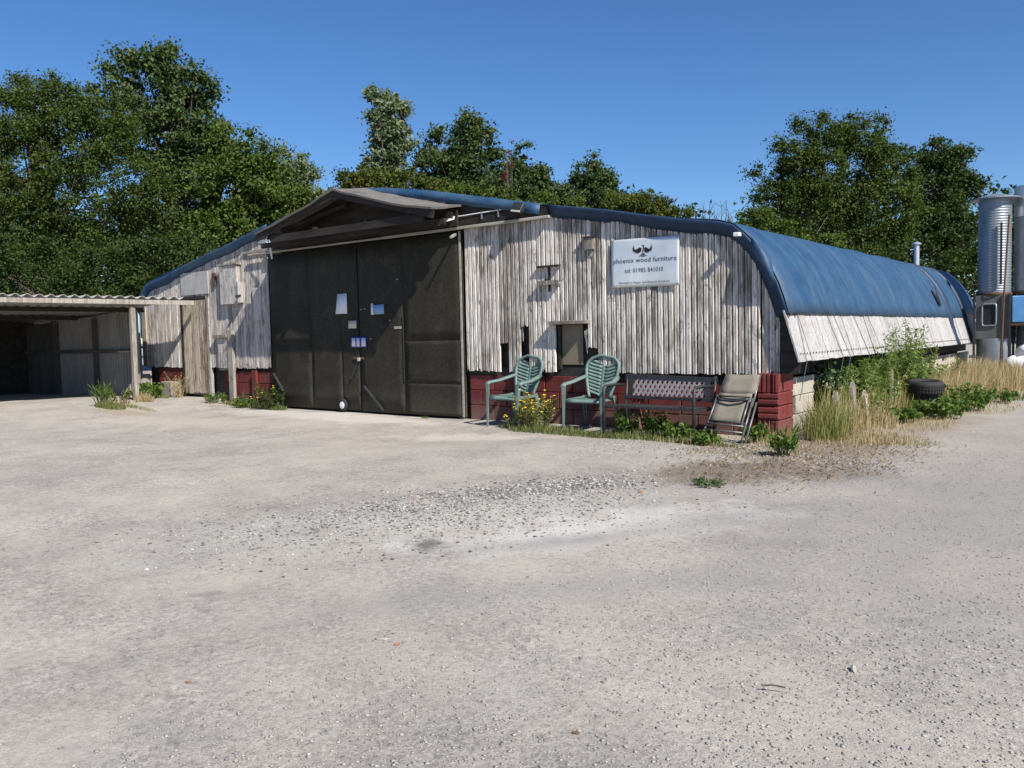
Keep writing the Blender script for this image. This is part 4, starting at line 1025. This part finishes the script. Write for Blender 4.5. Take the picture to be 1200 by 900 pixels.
T('maple_tree', 'mid height fresh green tree right of the tallest left tree, behind the left wing', 'tree', 29, [(285, 185, 32), (300, 205, 36), (275, 230, 46), (320, 235, 40), (300, 270, 46), (250, 285, 45), (345, 250, 30), (260, 160, 16)], 'leaf_fresh', 330, 80, .17, .11, sprigs=.12, clump_r=.46)
T('birch_tree', 'small pale leaved tree at the right end of the left row, near the porch ridge', 'tree', 35, [(340, 190, 18), (350, 205, 22), (330, 220, 22), (362, 228, 18), (350, 250, 26), (382, 232, 12)], 'leaf_silver', 120, 66, .17, .12, sprigs=.15, clump_r=.42)
T('hedge_tree', 'dark bushy hedge tree low behind the roof of the open shed', 'tree', 24, [(40, 330, 62), (-40, 330, 70), (120, 330, 50), (180, 320, 44), (215, 300, 34)], 'leaf_dark', 360, 110, .12, .07, clump_r=.46)
T('young_tree', 'thin feathery sapling poking above the top of the far left tree', 'tree', 29, [(22, 90, 12), (20, 112, 14), (62, 100, 12), (66, 120, 16), (40, 128, 18)], 'leaf_poplar', 46, 34, .15, .08, sprigs=.2, clump_r=.32)
# middle, beyond the roof
T('aspen_tree', 'narrow upright silvery poplar alone against the sky above the porch', 'tree', 44, [(452, 122, 15), (462, 138, 19), (448, 150, 20), (462, 165, 21), (452, 190, 22), (440, 205, 20), (470, 200, 16), (440, 112, 9)], 'leaf_silver', 170, 62, .26, .19, sprigs=.15, clump_r=.50)
T('field_tree', 'rounded green tree with a spiky top beyond the middle of the roof', 'tree', 42, [(545, 150, 20), (560, 165, 24), (530, 175, 28), (515, 195, 28), (565, 195, 28), (540, 210, 34), (585, 215, 22), (520, 225, 28), (500, 180, 12)], 'leaf_poplar', 240, 66, .24, .16, sprigs=.18, clump_r=.55)
T('slender_tree', 'slender sprawling tree with a dead red tip right of the rounded tree', 'tree', 40, [(612, 172, 9), (608, 192, 14), (600, 215, 22), (622, 218, 20), (640, 225, 18), (580, 225, 22), (655, 232, 14), (632, 205, 12)], 'leaf_poplar', 150, 56, .22, .15, sprigs=.2, clump_r=.42)
T('dead_shrub', 'reddish dying branch standing up among the green trees beyond the roof', 'shrub', 39, [(598, 180, 4), (597, 195, 5), (594, 208, 6), (600, 168, 3)], 'leaf_red', 12, 16, .14, .07, sprigs=.1, clump_r=.20)
T('ash_tree', 'pointed feathery tree standing above the blue roof right of centre', 'tree', 40, [(690, 188, 10), (686, 205, 19), (705, 215, 20), (672, 218, 16), (700, 232, 26), (722, 228, 14), (660, 238, 20), (730, 242, 16)], 'leaf_poplar', 180, 60, .22, .13, sprigs=.2, clump_r=.42)
T('hawthorn_shrub', 'hawthorn with orange berries just over the porch ridge', 'shrub', 34, [(405, 216, 14), (425, 208, 17), (450, 215, 20), (480, 222, 20), (505, 230, 20), (395, 228, 12)], 'leaf_rust', 130, 60, .16, .11, sprigs=.15, clump_r=.38)
T('rowan_shrub', 'low green and orange shrub descending to the right beyond the blue roof', 'shrub', 37, [(740, 240, 16), (760, 240, 16), (780, 246, 13), (800, 252, 9), (770, 252, 16), (720, 246, 16)], 'leaf_rust', 130, 56, .17, .11, sprigs=.18, clump_r=.36)
T('laurel_shrub', 'dense green shrub row showing just over the middle of the blue roof', 'shrub', 36, [(560, 235, 18), (600, 238, 18), (640, 242, 16), (680, 246, 16), (530, 232, 16)], 'leaf_fresh', 130, 56, .17, .12, sprigs=.15, clump_r=.38)
# right
T('oak_tree', 'huge dark round crowned tree behind the right end of the barn', 'tree', 33, [(965, 170, 34), (1010, 168, 34), (935, 180, 30), (985, 205, 58), (1040, 205, 40), (925, 220, 34), (905, 235, 26), (955, 250, 46), (1020, 260, 55), (1060, 255, 34), (895, 205, 14), (890, 255, 18), (1000, 300, 50), (1000, 145, 12), (940, 150, 14), (1030, 150, 16)], 'leaf_dense', 640, 100, .14, .09, sprigs=.16, clump_r=.48)
T('walnut_tree', 'darker loose tree overlapping the right side of the huge round tree', 'tree', 38, [(1095, 180, 24), (1110, 200, 28), (1085, 225, 34), (1120, 235, 26), (1135, 215, 13), (1100, 265, 40), (1075, 300, 34), (1125, 290, 28), (1148, 222, 8), (1130, 180, 8)], 'leaf_dark', 290, 70, .20, .13, sprigs=.18, clump_r=.50)
T('elder_shrub', 'light green shrub at the lower left of the huge round tree', 'shrub', 30, [(880, 255, 13), (868, 262, 10), (900, 262, 16), (930, 285, 22), (920, 270, 16), (970, 300, 24), (860, 250, 5)], 'leaf_fresh', 110, 56, .14, .10, sprigs=.2, clump_r=.34)
T('thorn_tree', 'dark thicket tree behind the flue and the silos', 'tree', 30, [(1060, 320, 30), (1110, 325, 30), (1160, 310, 36), (1150, 270, 24), (1210, 300, 50), (1270, 300, 55)], 'leaf_dark', 260, 76, .16, .10, sprigs=.1, clump_r=.42)
# far wood that reads as one mass
rng = np.random.default_rng(77); C = []
for px in np.arange(-420, 2300, 8.0):
    d = 58 + 6 * math.sin(px * .013); topy = 262 + 14 * math.sin(px * .031) + (0 if 350 < px < 900 else -16)
    if px > 1250: topy -= 45 * min(1, (px - 1250) / 120) + 25 * math.sin(px * .021)
    for k in range(6 if px < 1250 else 10):
        py = topy + (392 - topy) * rng.random() ** 1.1; p = at(px + rng.normal() * 5, py, d + rng.normal() * 2); C.append((p.x, p.y, max(.5, p.z)))
C = np.array(C); idx = np.repeat(np.arange(len(C)), 60); g = rng.normal(size=(len(idx), 3)) * np.array([.7, .7, .6])
V, F = leaves(C[idx] + g, .42, .26, .3, .2, rng)
tag(mesh_np('woodland', V, F, 'leaf_dark'), kind='stuff')
# bare twigs against the sky
mb = MB()
for k in range(9):
    p = at(822 + k * 4.5, 268, 33); q = at(820 + k * 5 + random.uniform(-5, 5), 238 + random.uniform(-6, 14), 33); mb.tube([p, p.lerp(q, .5) + Vector((.05, 0, .1)), q], .02, 4, .006)
    for j in range(3): s = p.lerp(q, random.uniform(.3, .8)); mb.tube([s, s + Vector((random.uniform(-.4, .4), random.uniform(-.2, .2), random.uniform(.2, .5)))], .009, 3, .004)
tw = mb.build('bare_shrub', 'bark'); tag(tw, 'leafless grey twigs against the sky between roof and huge round tree', 'shrub')

# ---- low plants
def grass(cx, cy, rx, ry, n, h, wdt, rng, lean=.35, zf=gzn):
    a = rng.uniform(0, 2 * np.pi, n); r = np.sqrt(rng.random(n)); x = cx + rx * r * np.cos(a); y = cy + ry * r * np.sin(a); z = zf(x, y) - .01
    H = h * rng.uniform(.45, 1.15, n) * (1 - .45 * r); th = rng.uniform(0, 2 * np.pi, n); ln = lean * H * rng.uniform(.3, 1.3, n)
    dx, dy = np.cos(th) * ln, np.sin(th) * ln; sx_, sy_ = -np.sin(th + .8) * wdt / 2, np.cos(th + .8) * wdt / 2
    b0 = np.stack([x - sx_, y - sy_, z], 1); b1 = np.stack([x + sx_, y + sy_, z], 1)
    m0 = np.stack([x + dx * .35 - sx_ * .8, y + dy * .35 - sy_ * .8, z + H * .6], 1); m1 = np.stack([x + dx * .35 + sx_ * .8, y + dy * .35 + sy_ * .8, z + H * .6], 1)
    t0 = np.stack([x + dx - sx_ * .12, y + dy - sy_ * .12, z + H], 1); t1 = np.stack([x + dx + sx_ * .12, y + dy + sy_ * .12, z + H], 1)
    V = np.stack([b0, b1, m1, m0, t1, t0], 1).reshape(-1, 3); i = np.arange(n)[:, None] * 6
    return V, np.concatenate([i + np.array([0, 1, 2, 3]), i + np.array([3, 2, 4, 5])])
def join(parts):
    Vs, Fs, o = [], [], 0
    for V, F in parts: Vs.append(V); Fs.append(F + o); o += len(V)
    return np.concatenate(Vs), np.concatenate(Fs)
rg_ = np.random.default_rng(3)
def turf(name, mat, specs, label=None):
    V, F = join([grass(*s, rg_) for s in specs]); return tag(mesh_np(name, V, F, mat), label, None, None, 'stuff')
turf('short_grass', 'grass_short', [(-2.7, -.80, .55, .18, 900, .13, .010), (-2.0, -.95, .6, .14, 800, .10, .010), (-1.3, -.98, .7, .12, 700, .10, .010), (-.5, -1.0, .5, .10, 350, .09, .010), (-3.25, -.62, .3, .12, 350, .10, .010),
     (-1.2, -.55, .7, .3, 600, .16, .012), (-11.2, -2.05, .45, .16, 700, .16, .012), (-11.0, -1.75, .8, .10, 350, .08, .010), (-9.9, -.25, .6, .12, 500, .14, .012), (-8.9, -.30, .35, .14, 350, .14, .012), (-5.35, -.16, .08, .04, 60, .07, .008), (-12.6, -.55, .7, .15, 420, .13, .012), (1.55, 5.9, .4, .3, 300, .15, .012)])
turf('dry_grass', 'grass_dry', [(.72, 7.6, .42, 2.4, 4200, .52, .009), (1.25, 8.4, .5, 2.0, 2000, .45, .009), (.55, 5.6, .3, 1.3, 1300, .5, .009), (1.7, 8.2, .7, 2.2, 1100, .20, .009), (1.35, 4.6, .5, 1.0, 350, .14, .009), (.42, 2.6, .22, 1.6, 900, .6, .008), (.40, 4.4, .2, 1.2, 500, .62, .008),
     (.85, .2, .5, .7, 900, .12, .007), (.3, -1.3, .8, .5, 420, .05, .006), (1.1, 2.0, .35, .9, 420, .12, .007), (1.25, .1, .4, .25, 260, .10, .008), (.55, 1.4, .35, .7, 500, .34, .008), (.2, -.7, .35, .2, 160, .14, .007), (-.6, -1.08, .4, .07, 90, .12, .007), (-11.6, -1.2, .25, .12, 260, .25, .008), (-11.9, -1.55, .6, .2, 200, .08, .008)])
turf('tall_grass', 'grass_mixed', [(.36, .60, .22, .42, 520, .62, .008), (.50, .15, .22, .35, 380, .46, .008), (.34, 1.25, .2, .4, 420, .65, .009), (.45, 2.2, .2, .6, 420, .6, .009), (.5, 3.2, .25, .5, 350, .5, .009), (-.02, -.35, .16, .14, 160, .22, .008)])
# straw and leaf litter lying on the ground by the corner
n = 2600; a = rg_.uniform(0, 2 * np.pi, n); r = np.sqrt(rg_.random(n)); lx = .65 + .95 * r * np.cos(a) + .2 * rg_.normal(size=n); ly = -1.0 + 2.0 * r * np.sin(a) + .2 * rg_.normal(size=n)
V, F = leaves(np.stack([lx, ly, gzn(lx, ly) + .012], 1), .055, .014, 3, 0, rg_); V[:, 2] = np.maximum(V[:, 2], np.repeat(gzn(lx, ly) + .003, 4)); V[:, 2] = np.minimum(V[:, 2], np.repeat(gzn(lx, ly) + .025, 4))
tag(mesh_np('leaf_litter', V, F, 'dry_litter'), kind='stuff')

def plant(name, label, cx, cy, n_stem, h, rad, leafL, leafW, per_stem, mat, stem_mat='stem_green', flower=None, lean=.25, group=None, h0=.3, cat='plant', rise=0.0, upright=.2):
    rng = np.random.default_rng(sum(map(ord, label)) + int(cx * 100)); z0 = float(gz(cx, cy)) + rise
    root = empty(name, (cx, cy, z0), label, cat, group); mb = MB(); C = []; O = []; tips = []
    for k in range(n_stem):
        a = rng.uniform(0, 2 * math.pi); r = rad * math.sqrt(rng.random()); s = Vector((cx + r * .6 * math.cos(a), cy + r * .6 * math.sin(a), z0 - .02))
        hh_ = h * rng.uniform(.55, 1.1) * (1 - .3 * r / rad); e = s + Vector((math.cos(a) * lean * hh_ + rng.normal() * .05 * h, math.sin(a) * lean * hh_ + rng.normal() * .05 * h, hh_)); m_ = s.lerp(e, .5) + Vector((-math.cos(a), -math.sin(a), 0)) * lean * hh_ * .2
        mb.tube([s, m_, e], .006, 4, .002, cap=False); tips.append(e)
        for j in range(per_stem):
            t = h0 + (1 - h0) * rng.random(); p = (s.lerp(m_, t * 2) if t < .5 else m_.lerp(e, t * 2 - 1)); an = rng.uniform(0, 6.28); o_ = Vector((math.cos(an), math.sin(an), upright))
            C.append(tuple(p + o_ * leafL * .55)); O.append(tuple(o_ * 2.2))
    mb.build('stems', stem_mat, root)
    V, F = leaves(np.array(C), leafL, leafW, .5, .15, rng, np.array(O)); mesh_np('foliage', V, F, mat, root)
    if flower:
        for e in tips[:flower]:
            q = e + Vector((rng.normal() * .02, rng.normal() * .02, .01)); fm = MB()
            for kk in range(7):
                an = kk * .9; fm.add([q, q + Vector((math.cos(an) * .022, math.sin(an) * .022, .004)), q + Vector((math.cos(an + .5) * .024, math.sin(an + .5) * .024, .006))], [(0, 1, 2)])
            fm.lathe([(.0, .012), (.008, .009), (.010, .0)], q, 6); fm.build('flower', 'yellow_petal', root)
    return root
plant('ragwort_plant', 'bushy ragwort with yellow flowers between the two green chairs', -2.92, -.62, 46, .52, .30, .055, .016, 26, 'grass_mixed', flower=46, lean=.32)
plant('ragwort_plant', 'low patch of yellow flowered weed at the foot of the first chair', -3.28, -.58, 14, .26, .2, .05, .015, 14, 'grass_mixed', flower=10, lean=.4)
for i, (x_, y_, n_, h_, r_, lab) in enumerate((
    (-1.62, -.62, 14, .34, .18, 'leafy weed growing under the left end of the bench'),
    (-1.25, -.52, 16, .36, .2, 'leafy weed growing under the middle of the bench'),
    (-.86, -.80, 12, .26, .16, 'leafy weed at the right front leg of the bench'),
    (-.42, -.98, 14, .22, .2, 'bright low weed at the feet of the folded lounger'),
    (-.06, -.55, 12, .26, .14, 'weed between the folded lounger and the red pier'))):
    plant('leafy_weed', lab, x_, y_, n_, h_, r_, .07, .034, 15, 'weed_leaf', group='weeds along the red plinth')
plant('docken_plant', 'bright tuft of green blades on the gravel before the red corner pier', .57, -1.42, 26, .22, .10, .14, .022, 7, 'weed_leaf', lean=.5, h0=.1, upright=1.2)
plant('dead_weed', 'dark flattened weed alone on the gravel', .60, -3.15, 16, .07, .16, .045, .016, 10, 'weed_blue', lean=1.2)
# along the left wing
plant('nettle_patch', 'bright green nettles at the shed post and the left wing', -12.35, -.72, 40, .36, .42, .085, .045, 18, 'weed_leaf', group='nettles at the wing')
plant('nettle_patch', 'bright green nettles left of the old wooden door', -12.9, -.55, 26, .32, .32, .085, .045, 16, 'weed_leaf', group='nettles at the wing')
plant('dry_weed', 'tangle of dry stalks leaning by the old wooden door', -12.02, -.30, 22, .55, .22, .05, .014, 9, 'grass_dry', 'stem_dry', lean=.4)
plant('dry_weed', 'olive brown weed clump in the mouth of the open shed', -11.75, -1.62, 30, .34, .32, .05, .02, 14, 'leaf_rust', 'stem_dry', lean=.5)
plant('grass_tuft', 'green tuft in front of the shed opening', -11.7, -1.95, 40, .34, .16, .16, .014, 4, 'grass_green', lean=.35, h0=.1, upright=1.5)
plant('ragwort_plant', 'dark weed with a few yellow flowers at the left edge of the steel doors', -9.0, -.30, 34, .50, .34, .06, .03, 18, 'leaf_dark', flower=7, lean=.35)
plant('leafy_weed', 'low weed with yellow flowers under the red plinth of the left wing', -9.75, -.32, 22, .26, .3, .06, .028, 14, 'weed_leaf', flower=5, lean=.45)
plant('leafy_weed', 'small green weed below the ledge of the left wing', -10.65, -.30, 20, .22, .35, .06, .03, 14, 'weed_leaf', lean=.4)
# along the long wall
plant('ivy_plant', 'dark ivy climbing the cream block wall', .10, 1.35, 26, 1.0, .22, .075, .06, 26, 'ivy_leaf', lean=.06, h0=.0)
for i, (x_, y_, h_, n_, lab) in enumerate((
    (.32, 2.7, 1.05, 16, 'tall willowherb with pale leaves left in the stand beside the tyre'),
    (.32, 3.8, 1.42, 18, 'tallest willowherb of the stand reaching over the white boards'),
    (.30, 4.6, 1.38, 14, 'tall willowherb behind the tyre by the long wall'),
    (.30, 2.1, .85, 12, 'shorter willowherb between the planks and the tall stand'))):
    plant('willowherb', lab, x_, y_, n_ + 16, h_, .42, .085, .022, 84, 'willow_leaf', lean=.14, group='willowherb along the long wall', h0=.25)
for i, (x_, y_, h_, n_, r_, lab) in enumerate((
    (1.10, 2.95, .32, 44, .42, 'spreading green weed in front of the tyre'),
    (1.18, 4.1, .42, 44, .42, 'bushy green weed right of the tyre'),
    (1.42, 5.3, .24, 22, .34, 'bushy green weed furthest right on the gravel edge'),
    (.80, 2.2, .22, 26, .3, 'low weed below the leaning brown board'))):
    plant('mallow_plant', lab, x_, y_, n_, h_, r_, .065, .04, 20, 'weed_leaf', lean=.5, group='bushy weeds round the tyre')
for i, (x_, y_, h_, n_, lab) in enumerate(((.30, 1.75, .62, 26, 'thicket of dry stalks against the cream blocks nearest the ivy'), (.32, 3.4, .70, 26, 'thicket of dry stalks under the white boards before the tyre'), (.34, 5.4, .75, 26, 'thicket of dry stalks under the white boards beyond the tyre'), (.36, 7.0, .7, 22, 'farthest thicket of dry stalks under the white boards'))):
    plant('dry_weed', lab, x_, y_, n_, h_, .34, .07, .018, 18, 'grass_mixed', 'stem_dry', lean=.25, group='dry thickets along the long wall')
for x_, y_, h_, n_, r_, lab in ((.28, 1.9, .75, 26, .3, 'nettles beside the dark ivy on the long wall'), (.34, 3.0, .72, 30, .32, 'nettles at the feet of the willowherb left of the tyre'), (.34, 4.6, .7, 30, .36, 'nettles behind the tyre under the white boards'), (.36, 6.2, .62, 26, .36, 'nettles farthest along the long wall')):
    plant('nettle_patch', lab, x_, y_, n_, h_, r_, .075, .038, 22, 'willow_leaf', lean=.2, group='nettles along the long wall')
plant('dry_weed', 'reddish brown dead weed at the foot of the pale planks', .55, 1.75, 26, .35, .25, .05, .014, 9, 'grass_dry', 'stem_dry', lean=.4)

# ------------------------------------------------------------------ loose stones and litter on the yard
def stones(n, name, mat, pos, smin, smax, rng, flatness=.42):
    x, y = pos; n = len(x); s = smin * (smax / smin) ** (rng.random(n) ** 3.0)
    base = np.array([[1, 0, 0], [0, 1, 0], [-1, 0, 0], [0, -1, 0], [.2, .1, 1], [0, 0, -1]], float)
    V = base[None] * rng.uniform(.6, 1.25, (n, 6, 1)) * s[:, None, None]; V[:, :, 2] *= flatness
    a = rng.uniform(0, 6.28, n); ca, sa = np.cos(a)[:, None], np.sin(a)[:, None]
    X = V[:, :, 0] * ca - V[:, :, 1] * sa; Y = V[:, :, 0] * sa + V[:, :, 1] * ca
    V = np.stack([X + x[:, None], Y + y[:, None], V[:, :, 2] + (gzn(x, y) + s * .18)[:, None]], -1).reshape(-1, 3)
    f = np.array([[0, 1, 4], [1, 2, 4], [2, 3, 4], [3, 0, 4], [1, 0, 5], [2, 1, 5], [3, 2, 5], [0, 3, 5]])
    F = (np.arange(n)[:, None, None] * 6 + f[None]).reshape(-1, 3)
    return tag(mesh_np(name, V, F, mat), kind='stuff')
rs = np.random.default_rng(21)
n = 190000; r = 1.7 + 10.5 * rs.random(n) ** 1.25; a = np.radians(90 + YAW + rs.uniform(-42, 42, n)); x = CAM_LOC.x + r * np.cos(a); y = CAM_LOC.y + r * np.sin(a)
dens = .12 + 2.2 * smoothstep(.9, 2.9, x + .25 * (y + 5)) * (.45 + 1.4 * np.clip(vnoise(x, y, 1.1) + .25, 0, 1)) + 2.6 * np.clip(vnoise(x, y, .8) - .08, 0, 1) + .9 * vnoise(x, y, 3.5)
k = (rs.random(n) < np.clip(dens * .5 - .04, .02, 1)) & (y < -.12) | ((x > .9) & (rs.random(n) < .6)); x, y = x[k], y[k]
k = ~((y > -.05) & (x < .9)); x, y = x[k], y[k]
stones(len(x), 'gravel', 'stone', (x, y), .0016, .0105, rs)
def along(n, cx, cy, l, wd):
    u = rs.normal(size=n) * l; v_ = rs.normal(size=n) * wd; return cx + .47 * u + .88 * v_, cy + .88 * u - .47 * v_
x, y = along(15000, -.52, -5.1, .85, .44); stones(len(x), 'spoil', 'dark_stone', (x, y), .003, .016, rs)
x, y = along(4200, -.45, -3.85, .50, .20); stones(len(x), 'rubble', 'dark_stone', (x, y), .004, .022, rs)
n = 1500; x = rs.uniform(-1.5, 1.6, n); y = -1.15 + rs.normal(size=n) * .3 - .3 * np.abs(x)
stones(len(x), 'rubble', 'stone', (x, y), .006, .024, rs)

def chip(x_, y_, s, mat, label, name='brick_chip', cat='brick chip', fl=.5):
    rng = np.random.default_rng(int(abs(x_ * 1000) + abs(y_ * 100))); bm = bmesh.new(); bmesh.ops.create_icosphere(bm, subdivisions=1, radius=1)
    for vv in bm.verts: vv.co = Vector((vv.co.x * s * rng.uniform(.75, 1.2), vv.co.y * s * .55 * rng.uniform(.75, 1.2), vv.co.z * s * fl * rng.uniform(.7, 1.1)))
    me = bpy.data.meshes.new(name); bm.to_mesh(me); bm.free(); me.materials.append(MATS[mat]); o = bpy.data.objects.new(name, me); COL.objects.link(o)
    o.location = (x_, y_, float(gzn(x_, y_)) + s * fl * .5); o.rotation_euler = (0, 0, rng.uniform(0, 3)); return tag(o, label, cat)
chip(.96, -6.98, .030, 'concrete', 'flat pale grey stone slab lying in the open yard', 'flat_stone', 'stone', .25)
chip(1.06, -6.99, .016, 'terracotta', 'small orange brick chip beside the flat pale stone')
chip(.68, -7.65, .014, 'terracotta', 'thin orange brick chip at the lower left of the yard', fl=.35)
chip(2.02, -7.18, .017, 'dry_leaf', 'curled brown dead leaf on the gravel in the foreground', 'dead_leaf', 'leaf', .3)
chip(-.9, -6.95, .02, 'white_plastic', 'white scrap on the gravel at the left of the yard', 'plastic_scrap', 'scrap', .25)
chip(.33, -3.75, .022, 'terracotta', 'orange brick chip in the dark rubble', fl=.6)
chip(2.55, -6.2, .022, 'cream_block', 'pale pebble standing proud of the gravel at right', 'pebble', 'stone', .7)
chip(2.2, -7.55, .012, 'white_plastic', 'tiny white pebble in the near foreground', 'pebble', 'stone', .7)
tgs = MB().tube([(2.36, -6.57, .016), (2.39, -6.555, .02), (2.43, -6.54, .016)], .003, 5).build('twig', 'bark'); tag(tgs, 'short dark twig on the gravel in the right foreground', 'twig')
